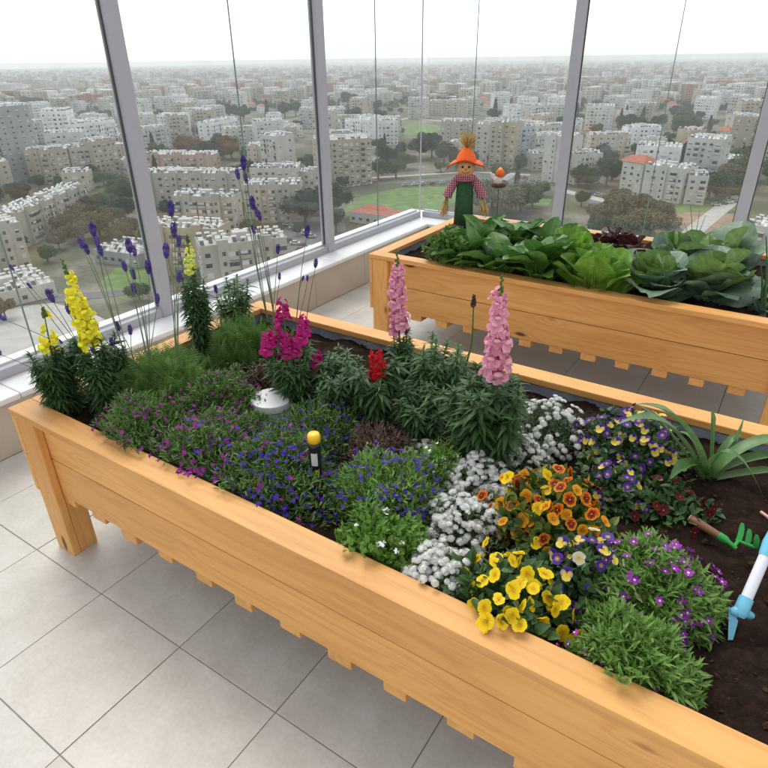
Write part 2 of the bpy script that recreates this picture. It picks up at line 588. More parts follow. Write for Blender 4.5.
# glazing: channel, posts, panes, top rail — one screen along each side
ZT = 2.35
def screen(label, side, posts, joints, lo, hi, fixed):
    root = empty('glass_screen', (fixed, 1.0, SZ) if side == 'L' else (2.0, fixed, SZ), 0, label, 'glass screen')
    inv = Matrix.Translation(-root.location)
    def P(name, a0, a1, w0, w1, z0, z1, mat, parent=root, r=0.003):
        # a along the run, w across (towards outside positive)
        if side == 'L': o = bevbox(name, fixed - w1, fixed - w0, a0, a1, z0, z1, mat, parent, r)
        else: o = bevbox(name, a0, a1, fixed + w0, fixed + w1, z0, z1, mat, parent, r)
        o.matrix_parent_inverse = inv
        return o
    P('bottom_channel', lo, hi, -0.025, 0.016, SZ + 0.0005, SZ + 0.05, ALU)
    P('channel_lip', lo, hi, 0.018, 0.035, SZ + 0.0005, SZ + 0.062, ALUW)
    P('top_rail', lo, hi, -0.03, 0.03, ZT, ZT + 0.06, ALU)
    for p in posts:
        P('post', p - 0.040, p + 0.040, -0.036, 0.034, SZ + 0.0008, ZT - 0.001, ALU, r=0.005)
        P('gasket', p - 0.047, p - 0.0405, -0.004, 0.012, SZ + 0.064, ZT - 0.002, GASKET, r=0.001)
        P('gasket', p + 0.0405, p + 0.047, -0.004, 0.012, SZ + 0.064, ZT - 0.002, GASKET, r=0.001)
    st = sorted([lo] + [p for p in posts] + [hi] + joints)
    for a, c in zip(st[:-1], st[1:]):
        aa = a + (0.048 if a in posts else 0.004)
        cc = c - (0.048 if c in posts else 0.004)
        P('pane', aa, cc, 0.001, 0.007, SZ + 0.0525, ZT - 0.002, GLASS, r=0.0005)
    for jn in joints:
        P('pane_edge', jn - 0.0025, jn + 0.0025, 0.0, 0.008, SZ + 0.0525, ZT - 0.002, GEDGE, r=0.0005)
    return root
screen('grey framed glass screen along the parapet beside the ends of both planters', 'L', [-1.75, -0.17, 1.40, 2.973], [0.62, 2.19, 3.68], -3.2, 4.36, -0.9)
screen('grey framed glass screen behind the planter of vegetables', 'B', [0.427, 1.762, 3.10, 4.44], [-0.40, 1.117, 2.43], -0.865, 5.0, 4.395)
cp = G().box(-0.908, -0.899, 4.387, 4.396, SZ + 0.0008, ZT + 0.06)
tag(cp.build('corner_post', ALU), 'slim grey corner mullion where the two glass screens meet', 'post')

# ------------------------------------------------------------------ planters
mt, t, o = newmat('potting_soil')
b = nd(t, 'ShaderNodeBsdfPrincipled', i_Roughness=0.95)
b.inputs['Specular IOR Level'].default_value = 0.15
tcn = nd(t, 'ShaderNodeTexCoord')
n1 = nd(t, 'ShaderNodeTexNoise', i_Scale=45.0, i_Detail=8.0, i_Roughness=0.75)
t.links.new(tcn.outputs['Object'], n1.inputs['Vector'])
r1 = ramp(t, [(0.3, (0.012, 0.007, 0.005)), (0.55, (0.035, 0.019, 0.012)), (0.8, (0.085, 0.050, 0.033))])
t.links.new(n1.outputs['Fac'], r1.inputs[0])
t.links.new(r1.outputs[0], b.inputs['Base Color'])
n2 = nd(t, 'ShaderNodeTexNoise', i_Scale=120.0, i_Detail=8.0, i_Roughness=0.7)
t.links.new(tcn.outputs['Object'], n2.inputs['Vector'])
bp = nd(t, 'ShaderNodeBump', i_Strength=1.0, i_Distance=0.012)
t.links.new(n2.outputs['Fac'], bp.inputs['Height'])
t.links.new(bp.outputs[0], b.inputs['Normal'])
t.links.new(b.outputs[0], o.inputs[0])
SOIL = mt
LINER = plain('grey_fabric_liner', (0.25, 0.28, 0.33), 0.85, noise=0.2, scale=25, bump=0.4, bscale=180)
SCREW = plain('screw_head', (0.35, 0.33, 0.30), 0.4, metal=0.8)
BARK = plain('bark_chip', (0.10, 0.055, 0.03), 0.9, noise=0.4, scale=40)

HR, RT_, RW = 0.60, 0.026, 0.080     # rail top height, thickness, width
SOILZ = 0.535
def soil_h(x, y):
    return 0.012*math.sin(9*x+2*y)*math.cos(7*y-3*x) + 0.006*math.sin(31*x+13*y) + 0.005*math.cos(27*y-17*x)

def planter(label, x0, y0, length, depth, nleg=2):
    root = empty('wooden_planter', (x0, y0, 0), 0, label, 'planter')
    Lx, Dy = length, depth
    B = lambda n, *a, **k: bevbox(n, *a, **k)
    zb = HR - RT_
    B('rail', 0, Lx, 0, RW, zb, HR, WOOD[0], root, r=0.004)
    B('rail', 0, Lx, Dy - RW + 0.003, Dy, zb, HR, WOOD[0], root, r=0.004)
    B('rail', 0.001, RW, RW + 0.0012, Dy - RW + 0.0018, zb + 0.0005, HR - 0.0006, WOOD[1], root, r=0.003)
    B('rail', Lx - RW, Lx - 0.001, RW + 0.0012, Dy - RW + 0.0018, zb + 0.0005, HR - 0.0006, WOOD[1], root, r=0.003)
    # long boards (two per side), set back behind the face of the legs
    for (z0, z1) in ((0.420 + 0.0015, zb - 0.0008), (0.262, 0.420 - 0.0015)):
        B('board', 0.022, Lx - 0.022, 0.034, 0.056, z0, z1, WOOD[0], root, r=0.003)
        B('board', 0.022, Lx - 0.022, Dy - 0.056, Dy - 0.034, z0, z1, WOOD[0], root, r=0.003)
        B('board', 0.0, 0.0205, 0.004, Dy - 0.004, z0, z1, WOOD[1], root, r=0.003)
        B('board', Lx - 0.0205, Lx, 0.004, Dy - 0.004, z0, z1, WOOD[1], root, r=0.003)
    # legs: two laminated posts each
    for lx in (0.0215, Lx - 0.0215 - 0.103):
        for fy, sg in ((0.004, 1), (Dy - 0.004, -1)):
            # front piece proud of the boards, rear piece behind them
            a, c = sorted((fy, fy + sg * 0.0292))
            B('leg', lx, lx + 0.103, a, c, 0.0, zb - 0.0015, WOOD[2], root, r=0.005)
            a, c = sorted((fy + sg * 0.0298, fy + sg * 0.097))
            g_ = B('leg', lx + 0.0006, lx + 0.1024, a, c, 0.0, 0.2605, WOOD[2], root, r=0.004)
    # carrying slats under the soil box
    n = int((Lx - 0.2) / 0.172)
    for q in range(n + 1):
        sx = 0.135 + q * 0.172
        if sx > Lx - 0.17: break
        B('slat', sx - 0.035 + 0.004*math.sin(q*5.1), sx + 0.035 + 0.004*math.sin(q*3.7), 0.040 + 0.004*math.sin(q*2.3), Dy - 0.040, 0.222, 0.2605, WOOD[1], root, r=0.003)
    # liner: inner fabric walls and floor
    g = G()
    gx0, gx1, gy0, gy1 = 0.060, Lx - 0.060, 0.060, Dy - 0.060
    N = 60
    per = []
    for i in range(N): per.append((gx0 + (gx1-gx0)*i/N, gy0, 0, 1))
    for i in range(N//2): per.append((gx1, gy0 + (gy1-gy0)*i/(N//2), -1, 0))
    for i in range(N): per.append((gx1 - (gx1-gx0)*i/N, gy1, 0, -1))
    for i in range(N//2): per.append((gx0, gy1 - (gy1-gy0)*i/(N//2), 1, 0))
    V = []
    for zz, wob in ((0.265, 0.0), (0.45, 0.4), (0.52, 0.7), (zb - 0.003, 1.0)):
        for i, (x, y, nx, ny) in enumerate(per):
            w = wob * 0.006 * (math.sin(i*0.9) + math.sin(i*2.3+1) + 1.2)
            V.append((x + nx*w, y + ny*w, zz))
    m = len(per)
    F = [(r*m+i, r*m+(i+1) % m, (r+1)*m+(i+1) % m, (r+1)*m+i) for r in range(3) for i in range(m)]
    g.add(V, F)
    g.add([(gx0, gy0, 0.266), (gx1, gy0, 0.266), (gx1, gy1, 0.266), (gx0, gy1, 0.266)], [(0, 1, 2, 3)])
    g.build('liner', LINER, root, smooth=True)
    # soil
    g = G()
    nx_, ny_ = 220, 110
    X = np.linspace(gx0 + 0.002, gx1 - 0.002, nx_); Y = np.linspace(gy0 + 0.002, gy1 - 0.002, ny_)
    XX, YY = np.meshgrid(X, Y)
    ZZ = SOILZ + 0.010*np.sin(9*XX+2*YY)*np.cos(7*YY-3*XX) + 0.006*np.sin(31*XX+13*YY) + 0.004*np.cos(57*YY-37*XX) + rng.normal(0, 0.0022, XX.shape)
    ids = np.arange(nx_*ny_).reshape(ny_, nx_)
    F = np.stack([ids[:-1, :-1], ids[:-1, 1:], ids[1:, 1:], ids[1:, :-1]], -1).reshape(-1, 4)
    g.add(np.stack([XX, YY, ZZ], -1).reshape(-1, 3), F)
    s = g.build('soil', SOIL, root, smooth=True)
    # crumbs and bark bits
    g = G()
    Tm = G().sphere((0, 0, 0), 1, seg=5, rings=4)
    T = (Tm.V[0], Tm.F[0][0])
    N = 1800
    P_ = np.stack([rng.uniform(gx0+.01, gx1-.01, N), rng.uniform(gy0+.01, gy1-.01, N), np.zeros(N)], -1)
    P_[:, 2] = SOILZ + 0.010*np.sin(9*P_[:, 0]+2*P_[:, 1])*np.cos(7*P_[:, 1]-3*P_[:, 0]) + 0.006*np.sin(31*P_[:, 0]+13*P_[:, 1])
    sz = rng.gamma(2.0, 0.0016, N) + 0.0015
    g.inst(T, frames(rng.normal(size=(N, 3)), rng.normal(size=(N, 3)), np.stack([sz, sz*rng.uniform(1, 2, N), sz*.7], -1)), P_)
    c = g.build('soil_crumbs', [leafmat('soil_crumb', [(0.02, 0.011, 0.008), (0.06, 0.035, 0.022), (0.03, 0.018, 0.012), (0.09, 0.055, 0.035)], 0.95, 0.0, spec=0.1)], root)
    c['kind'] = 'stuff'
    return root
P1 = planter('long pine planter full of colourful bedding flowers', 0.029, 0.053, 2.43, 1.213)
P2 = planter('pine planter with leafy vegetables standing against the glass corner', 0.026, 2.192, 2.275, 1.213)
# ------------------------------------------------------------------ the town below
GZ = -65.0
def gpt(u, v, z=GZ):
    return at(u, v, 2, z)

mt, t, o = newmat('town_ground')
b = nd(t, 'ShaderNodeBsdfPrincipled', i_Roughness=0.95)
b.inputs['Specular IOR Level'].default_value = 0.1
tcn = nd(t, 'ShaderNodeTexCoord')
n1 = nd(t, 'ShaderNodeTexNoise', i_Scale=0.022, i_Detail=8.0, i_Roughness=0.65)
t.links.new(tcn.outputs['Object'], n1.inputs['Vector'])
r1 = ramp(t, [(0.34, (0.085, 0.10, 0.05)), (0.50, (0.13, 0.13, 0.085)), (0.58, (0.22, 0.205, 0.17)), (0.72, (0.31, 0.285, 0.25))])
t.links.new(n1.outputs['Fac'], r1.inputs[0])
n2 = nd(t, 'ShaderNodeTexNoise', i_Scale=0.6, i_Detail=6.0)
t.links.new(tcn.outputs['Object'], n2.inputs['Vector'])
r2 = ramp(t, [(0.3, (0.75, 0.75, 0.75)), (0.7, (1.15, 1.15, 1.15))])
t.links.new(n2.outputs['Fac'], r2.inputs[0])
t.links.new(mix(t, r1.outputs[0], r2.outputs[0], 1.0, 'MULTIPLY'), b.inputs['Base Color'])
t.links.new(b.outputs[0], o.inputs[0])
g = G().add([(-9000, -3000, GZ), (9000, -3000, GZ), (9000, 12000, GZ), (-9000, 12000, GZ)], [(0, 1, 2, 3)])
tag(g.build('ground', mt), kind='structure')

ASPH = plain('asphalt', (0.13, 0.13, 0.135), 0.9, noise=0.2, scale=0.3)
PAVE = plain('pale_paving', (0.42, 0.41, 0.39), 0.85, noise=0.15, scale=0.25)
GRASS = plain('park_grass', (0.115, 0.195, 0.05), 0.95, noise=0.45, scale=0.2)
EARTH = plain('bare_earth', (0.30, 0.20, 0.14), 0.95, noise=0.3, scale=0.15)

def sheet(name, pts, mat, dz, kind='structure'):
    V = [tuple(gpt(u, v, GZ)) for u, v in pts]
    V = [(x, y, GZ + dz) for x, y, z in V]
    o = G().add(V, [tuple(range(len(V)))]).build(name, mat)
    a = o.data.polygons[0]
    if a.normal.z < 0: o.data.flip_normals()
    return tag(o, kind=kind)

def strip(name, pts, width, mat, dz):
    P = [gpt(u, v) for u, v in pts]
    V, F = [], []
    for i, p in enumerate(P):
        d = (P[min(i+1, len(P)-1)] - P[max(i-1, 0)]); d.z = 0; d.normalize()
        nrm = Vector((-d.y, d.x, 0)) * width / 2
        V += [tuple(p + nrm + Vector((0, 0, dz))), tuple(p - nrm + Vector((0, 0, dz)))]
    F = [(2*i+1, 2*i+3, 2*i+2, 2*i) for i in range(len(P)-1)]
    return tag(G().add(V, F).build(name, mat), kind='structure')

sheet('park_lawn', [(338, 213), (362, 196), (400, 188), (452, 186), (470, 193), (440, 212), (400, 224), (350, 222)], GRASS, 0.05)
sheet('verge_lawn', [(500, 193), (530, 190), (552, 200), (548, 206), (515, 204)], GRASS, 0.05)
sheet('bank_lawn', [(98, 284), (118, 266), (150, 268), (158, 290), (120, 300)], GRASS, 0.05)
sheet('lot_lawn', [(600, 204), (660, 206), (735, 196), (740, 210), (690, 216), (640, 214)], GRASS, 0.05)
sheet('hill_lawn', [(390, 130), (415, 122), (440, 126), (436, 133), (405, 136)], GRASS, 0.05)
sheet('earth_yard', [(640, 220), (690, 212), (740, 214), (735, 232), (660, 236)], EARTH, 0.06)
sheet('earth_strip', [(120, 262), (150, 256), (160, 264), (135, 268)], EARTH, 0.07)
sheet('car_park', [(262, 262), (285, 228), (312, 214), (345, 224), (350, 250), (300, 285)], ASPH, 0.08)
sheet('paved_plaza', [(-60, 345), (-20, 308), (40, 300), (90, 312), (125, 330), (120, 352), (40, 372), (-60, 380)], PAVE, 0.08)
strip('road', [(-60, 322), (20, 303), (90, 296), (150, 290), (230, 322)], 7, ASPH, 0.12)
strip('road', [(336, 190), (372, 184), (420, 181), (470, 178), (520, 182), (560, 190), (620, 210), (700, 240)], 9, ASPH, 0.12)
strip('road', [(372, 178), (420, 175), (470, 172), (530, 175)], 5, PAVE, 0.14)
strip('road', [(745, 190), (700, 226), (660, 262)], 8, PAVE, 0.16)
strip('road', [(560, 190), (600, 200), (650, 212)], 7, PAVE, 0.18)
strip('road', [(380, 124), (410, 118), (440, 121), (470, 126)], 9, PAVE, 0.16)
strip('road', [(130, 215), (200, 235), (262, 262)], 6, ASPH, 0.20)
strip('road', [(100, 186), (150, 190), (250, 200), (336, 190)], 7, ASPH, 0.22)

# wall paint takes the colour given to the building
def objcol(name, rough=0.85, noise=0.16, scale=0.25, streak=True):
    m, t, o = newmat(name)
    b = nd(t, 'ShaderNodeBsdfPrincipled', i_Roughness=rough)
    b.inputs['Specular IOR Level'].default_value = 0.2
    oi = nd(t, 'ShaderNodeObjectInfo')
    tcn = nd(t, 'ShaderNodeTexCoord')
    mpn = nd(t, 'ShaderNodeMapping'); mpn.inputs['Scale'].default_value = (1.0, 1.0, 0.3 if streak else 1.0)
    t.links.new(tcn.outputs['Object'], mpn.inputs['Vector'])
    n = nd(t, 'ShaderNodeTexNoise', i_Scale=scale, i_Detail=6.0)
    t.links.new(mpn.outputs[0], n.inputs['Vector'])
    r = ramp(t, [(0.3, (1 - noise,) * 3), (0.7, (1 + noise * .5,) * 3)])
    t.links.new(n.outputs['Fac'], r.inputs[0])
    t.links.new(mix(t, oi.outputs['Color'], r.outputs[0], 1.0, 'MULTIPLY'), b.inputs['Base Color'])
    t.links.new(b.outputs[0], o.inputs[0])
    return m
FACADE = objcol('facade_paint')
WGLASS = plain('window_glass', (0.05, 0.06, 0.07), 0.25, noise=0.3, scale=0.4)
SHUT = plain('white_shutter', (0.62, 0.61, 0.58), 0.7, noise=0.1, scale=0.5)
ROOFC = plain('whitewashed_roof', (0.46, 0.455, 0.44), 0.85, noise=0.25, scale=0.2)
REDROOF = plain('red_roof_tiles', (0.42, 0.13, 0.075), 0.85, noise=0.3, scale=0.8)
PANELB = plain('solar_panel', (0.055, 0.065, 0.085), 0.25, noise=0.2, scale=1)
TANKW = plain('white_water_tank', (0.74, 0.74, 0.73), 0.5, noise=0.06, scale=1)

def block_parts(Lx, Dy, floors, kind, seed):
    """meshes of one building, base centre of the front facade at the origin, depth along +y"""
    R = random.Random(seed)
    H = floors * 3.0 + 1.0
    w, wi, rf, ht, bl = G(), G(), G(), G(), G()
    hx = Lx / 2
    w.box(-hx, hx, 0, Dy, -0.5, H)
    # stair towers and bays give the facade its steps
    nb = max(1, int(Lx / 11))
    bays = []
    for k in range(nb):
        cx = -hx + (k + 0.5) * Lx / nb
        if kind == 'slab' and Lx > 14:
            w.box(cx - 1.6, cx + 1.6, -0.9, 0.05, -0.5, H + 2.2)
            bays.append(cx)
    # parapet
    for (a, c, e, f) in ((-hx, hx, 0, .25), (-hx, hx, Dy-.25, Dy), (-hx, -hx+.25, .25, Dy-.25), (hx-.25, hx, .25, Dy-.25)):
        w.box(a, c, e, f, H, H + 0.9)
    if kind == 'villa':
        ov = 0.7
        V = [(-hx-ov, -ov, H), (hx+ov, -ov, H), (hx+ov, Dy+ov, H), (-hx-ov, Dy+ov, H), (-hx*.35, Dy/2, H+3.2), (hx*.35, Dy/2, H+3.2)]
        rf.add([(x, y, z+.92) for x, y, z in V], [(0, 1, 5, 4), (2, 3, 4, 5)]).add([(x, y, z+.92) for x, y, z in V], [(1, 2, 5), (3, 0, 4)])
    else:
        rf.box(-hx+.26, hx-.26, .26, Dy-.26, H+.02, H+.12)
        rf.box(-2.2, 2.2, Dy*.4, Dy*.4+3.5, H+.13, H+2.6)
    # windows: glazed openings with rolling shutters and sills, front, sides and back
    def win(face, a, z, ww, hh):
        sh = R.random()
        def bx(g, a0, a1, d0, d1, z0, z1, mi=0):
            if face == 'f': g.box(a0, a1, -d1, -d0, z0, z1, mi)
            elif face == 'k': g.box(a0, a1, Dy+d0, Dy+d1, z0, z1, mi)
            elif face == 'l': g.box(-hx-d1, -hx-d0, a0, a1, z0, z1, mi)
            else: g.box(hx+d0, hx+d1, a0, a1, z0, z1, mi)
        bx(wi, a-ww/2, a+ww/2, -0.02, 0.05, z, z+hh)
        if sh < .45: bx(wi, a-ww/2-.06, a+ww/2+.06, 0.052, 0.12, z+hh*R.choice((.0, .4, .6)), z+hh+.15, 1)
        bx(wi, a-ww/2-.15, a+ww/2+.15, 0.0, 0.18, z-.16, z-.02, 1)
    CT = [R.choice(('win', 'win', 'enc', 'enc', 'none')) for _ in range(9)]
    for f in range(floors):
        z = f*3.0 + 1.3
        n = max(2, int(Lx / 3.4))
        for k in range(n):
            a = -hx + (k+.5)*Lx/n
            if any(abs(a-c) < 2.3 for c in bays): continue
            ct = CT[k % len(CT)]
            if kind == 'slab' and ct == 'enc':          # glazed-in balcony stack
                bl.box(a-1.5, a+1.5, -1.0, -0.01, z-1.2, z-.05)
                bl.box(a-1.5, a+1.5, -1.0, -0.01, z+1.25, z+1.55)
                wi.box(a-1.45, a+1.45, -.94, -.02, z-.04, z+1.24)
                if R.random() < .6: wi.box(a-1.47, a+R.choice((0, .6, 1.47)), -.99, -.945, z+R.choice((-.03, .4)), z+1.23, 1)
                continue
            if kind == 'slab' and ct == 'none' and R.random() < .6: continue
            if R.random() < .22: wi.box(a+1.0, a+1.8, -.5, -.01, z-.9, z-.35, 1)      # air conditioner
            if kind in ('balcony', 'white') and k % 3 == 1:
                bl.box(a-1.9, a+1.9, -1.5, -0.01, z-1.15, z-.95); bl.box(a-1.9, a+1.9, -1.5, -1.4, z-.95, z+.05)
                win('f', a, z-.9, 2.4, 2.1)
            else: win('f', a, z, R.choice((1.2, 1.5, 1.8)), 1.25)
            win('k', a, z, 1.4, 1.25)
        for c in bays:
            wi.box(c-.5, c+.5, -.96, -.89, z+.3, z+1.5)
        m = max(1, int(Dy / 5.5))
        for k in range(m):
            a = (k+.5)*Dy/m
            for fc in 'lr':
                if kind != 'blind' and R.random() < .85: win(fc, a, z, 1.3, 1.2)
                elif R.random() < .3: win(fc, a, z, 0.7, 0.8)
    # rooftop solar heaters: slanted collector and white tank, in rows
    if kind != 'villa':
        nx_ = max(1, int(Lx / 2.2)); ny_ = max(1, int(Dy / 3.6))
        for i in range(nx_):
            for j in range(ny_):
                if R.random() < .08: continue
                x = -hx + (i+.5)*Lx/nx_ + R.uniform(-.3, .3); y = (j+.5)*Dy/ny_ + R.uniform(-.4, .4)
                if abs(x) < 3.2 and Dy*.4-2 < y < Dy*.4+5: continue
                z0 = H + .15
                s = R.choice((1, 1, 1, -1))
                ht.add([(x-.55, y-1.1*s, z0+.2), (x+.55, y-1.1*s, z0+.2), (x+.55, y+.6*s, z0+1.5), (x-.55, y+.6*s, z0+1.5),
                        (x-.55, y-1.1*s, z0+.1), (x+.55, y-1.1*s, z0+.1), (x+.55, y+.6*s, z0+1.4), (x-.55, y+.6*s, z0+1.4)],
                       [(0, 1, 2, 3), (7, 6, 5, 4), (0, 4, 5, 1), (3, 2, 6, 7), (0, 3, 7, 4), (1, 5, 6, 2)], 2 if R.random() < .5 else 1)
                ht.tube([(x-.75, y+.85*s, z0+1.75), (x+.75, y+.85*s, z0+1.75)], .36, 7, 1)
                ht.box(x-.5, x-.42, y+.7*s, y+.78*s, z0, z0+1.6, 1); ht.box(x+.42, x+.5, y+.7*s, y+.78*s, z0, z0+1.6, 1)
    out = [('wall', w, [FACADE]), ('windows', wi, [WGLASS, SHUT]), ('roof', rf, [REDROOF if kind == 'villa' else ROOFC])]
    if ht.V: out.append(('solar_heaters', ht, [SHUT, TANKW, PANELB]))
    if bl.V: out.append(('balconies', bl, [FACADE]))
    return [(n, g_.mesh(n, m)) for n, g_, m in out], H

BROOTS = []
MARKS = []      # (x, y, short phrase) landmarks used in labels
def near_mark(x, y, seen, what):
    """say what a town thing stands beside or behind, by the nearest landmark"""
    bx_, by_, ph = min(MARKS, key=lambda m_: (m_[0]-x)**2 + (m_[1]-y)**2)
    d = math.hypot(x-bx_, y-by_)
    r0, r1 = math.hypot(bx_-CAM.x, by_-CAM.y), math.hypot(x-CAM.x, y-CAM.y)
    if d < 45: rel_ = 'close beside'
    elif r1 > r0 + d*.6: rel_ = 'behind' if d < 160 else 'far behind'
    elif r1 < r0 - d*.6: rel_ = 'in front of'
    else: rel_ = 'level with' if d < 160 else 'well along from'
    return '%s %s %s' % (what, rel_, ph)

def place(meshes, loc, rz, colr, label, group=None, name='apartment_block', sc=(1, 1, 1)):
    r = empty(name, loc, rz, label, 'building', group)
    r.scale = sc
    for n, me in meshes:
        o = link(n, me, r)
        o.color = (*colr, 1)
        if n in ('windows', 'solar_heaters', 'balconies'): o['kind'] = 'stuff'
    BROOTS.append((loc[0], loc[1]))
    return r

HM = {1: 'grey balcony block', 2: 'slim white tower', 3: 'tallest white row block', 4: 'stepped white row block', 5: 'post end white block', 6: 'tan block with stair bays', 7: 'blank tan gable', 8: 'shadowed beige block',
      9: 'tan end block', 10: 'long beige slab by the bushes', 11: 'slab with bare end wall', 12: 'low grey hall', 13: 'ribbed white roofed hall', 14: 'pinkish ended slab', 15: 'long pale beige slab', 16: 'middle stepped slab', 17: 'tan grey slab',
      18: 'large grey beige slab', 19: 'pale banded slab', 20: 'car park slab', 21: 'tan block by the lawn', 22: 'white joined houses', 23: 'small white block in trees', 24: 'red roofed shed', 25: 'pale tower', 26: 'first tan tower', 27: 'second tan tower',
      28: 'blue grey balcony block', 29: 'cream block by the post', 30: 'block behind the scarecrow', 31: 'cream roadside block', 32: 'red roofed cream block', 33: 'wide cream block', 34: 'arcade block', 35: 'flat white roofed hall', 36: 'brick red block',
      37: 'olive tan block', 38: 'pale roof cluster', 39: 'white block behind dark trees', 40: 'uphill white block', 41: 'uphill pale block'}
OCC = []   # occupied discs on the ground: x, y, r
def hero(u0, v0, u1, v1, h, depth, colr, label, kind='slab', seed=1, name='apartment_block', mark=None):
    mark = mark or HM[seed]
    a, c = gpt(u0, v0), gpt(u1, v1)
    d = c - a
    Lx = d.length
    fl_ = max(1, round((h - 1) / 3.0))
    ms, H = block_parts(Lx, depth, fl_, kind, seed)
    mid = (a + c) / 2
    place(ms, (mid.x, mid.y, GZ), math.atan2(d.y, d.x), colr, label, name=name)
    MARKS.append((mid.x, mid.y, 'the ' + mark))
    nrm = Vector((-d.y, d.x, 0)).normalized()
    k = max(1, int(Lx / max(6, depth)))
    for i in range(k):
        q = a + d * ((i + .5) / k) + nrm * depth / 2
        OCC.append((q.x, q.y, math.hypot(Lx / k, depth) / 2))

BEI, TAN, WHT, GRY, PNK = (0.455, 0.43, 0.375), (0.43, 0.38, 0.295), (0.80, 0.82, 0.84), (0.36, 0.37, 0.38), (0.50, 0.36, 0.29)
PALE = (0.56, 0.55, 0.52)
hero(-16, 180, 15, 184, 42, 22, GRY, 'tall grey block with stacked white balcony bands beside the white tower', 'balcony', 1)
hero(25, 181, 41, 178, 44, 24, WHT, 'slim white tower with columns of small dark windows', 'white', 2)
hero(52, 161, 77, 160, 34, 24, WHT, 'bright white block, tallest of the white row behind the beige row', 'white', 3)
hero(79, 161, 100, 158, 26, 20, WHT, 'bright white stepped block in the middle of the white row', 'white', 4)
hero(102, 158, 121, 153, 25, 20, WHT, 'bright white block at the post end of the white row', 'white', 5)
hero(32, 184, 54, 184, 20, 12, TAN, 'tan block with white stair bays at the foot of the white tower', 'slab', 6)
hero(56, 183, 74, 182, 20, 12, TAN, 'blank tan gable block in the beige row', 'blind', 7)
hero(76, 181, 97, 179, 18, 12, BEI, 'shadowed beige block between the tan gables', 'slab', 8)
hero(99, 180, 122, 176, 21, 12, TAN, 'tan end block of the beige row beside the grey post', 'blind', 9)
hero(28, 247, 91, 213, 14, 11, BEI, 'long beige slab with a row of white heaters running behind the bushes', 'slab', 10)
hero(-42, 284, 33, 268, 17, 12, BEI, 'beige slab with a bare tan end wall beside the bushes', 'slab', 11)
hero(96, 262, 140, 268, 5, 16, GRY, 'low grey flat roofed hall under the lavender spikes', 'blind', 12, 'low_hall')
hero(-20, 314, 58, 296, 5, 22, PALE, 'low pale hall with ribbed white roofs by the plaza', 'blind', 13, 'low_hall')
hero(150, 183, 216, 184, 15, 11, PNK, 'beige slab with a pinkish end wall in front of the rust coloured tree', 'slab', 14)
hero(142, 207, 240, 208, 15, 11, BEI, 'long pale beige slab stepping below the pinkish one', 'slab', 15)
hero(178, 236, 236, 238, 16, 11, BEI, 'beige slab with rows of white roof heaters in the middle of the stepped blocks', 'slab', 16)
hero(150, 274, 222, 278, 17, 12, TAN, 'tan grey slab next below the middle of the stepped blocks', 'slab', 17)
hero(210, 312, 292, 300, 18, 12, BEI, 'large grey beige slab with small square windows nearest the planter', 'slab', 18)
hero(252, 194, 298, 194, 14, 11, PALE, 'pale slab with white bands above the dark tree', 'balcony', 19)
hero(246, 223, 303, 222, 16, 11, BEI, 'beige slab with crowded heaters next to the car park', 'slab', 20)
hero(322, 188, 372, 184, 24, 16, TAN, 'tan block with a dark central window column by the park lawn', 'balcony', 21)
hero(346, 146, 398, 145, 18, 13, WHT, 'white row of joined houses above the tan block by the lawn', 'white', 22)
hero(330, 124, 346, 123, 16, 12, WHT, 'small white block among dark trees above the white row', 'white', 23)
hero(350, 222, 394, 228, 3.9, 9, PALE, 'low pale shed with a red roof on the park lawn', 'villa', 24, 'low_shed')
hero(474, 163, 487, 164, 24, 14, PALE, 'pale tower directly left of the tan twin towers', 'blind', 25)
hero(488, 168, 500, 169, 27, 14, TAN, 'first of two tan towers behind the little stake figure', 'blind', 26)
hero(501, 168, 513, 169, 27, 14, (0.50, 0.43, 0.30), 'second of two tan towers, next to the blue grey block', 'blind', 27)
hero(514, 168, 532, 166, 24, 14, (0.44, 0.48, 0.54), 'blue grey balcony block beside the tan twin towers', 'balcony', 28)
hero(541, 180, 560, 184, 24, 14, PALE, 'cream block partly hidden by the grey post', 'slab', 29)
hero(440, 152, 472, 153, 22, 14, BEI, 'beige block behind the scarecrow', 'slab', 30)
hero(574, 185, 599, 183, 15, 14, PALE, 'cream block right of the grey post above the road', 'slab', 31)
hero(618, 193, 638, 197, 15, 12, PALE, 'cream block carrying a red tiled roof', 'villa', 32)
hero(640, 198, 678, 204, 15, 14, PALE, 'wide cream block with dark window slots right of the red roof', 'slab', 33)
hero(683, 204, 703, 205, 12, 13, PALE, 'cream end block with an arcade beside the trees', 'balcony', 34)
hero(698, 174, 724, 178, 10, 16, PALE, 'low pale hall with a flat white roof among trees', 'blind', 35, 'low_hall')
hero(590, 127, 607, 127, 17, 10, (0.55, 0.24, 0.16), 'brick red block among the pale houses', 'blind', 36)
hero(686, 154, 702, 153, 16, 14, (0.48, 0.43, 0.31), 'olive tan block beside the big grey tree', 'blind', 37)
hero(735, 262, 800, 275, 12, 14, PALE, 'pale roof cluster close below the vegetable planter', 'slab', 38)
hero(214, 148, 240, 141, 20, 13, WHT, 'white block behind dark trees uphill of the rust coloured tree', 'white', 39)
hero(160, 136, 184, 137, 20, 13, WHT, 'white block uphill of the pinkish slab', 'white', 40)
hero(186, 134, 208, 133, 22, 13, PALE, 'pale block next to the uphill white block', 'white', 41)

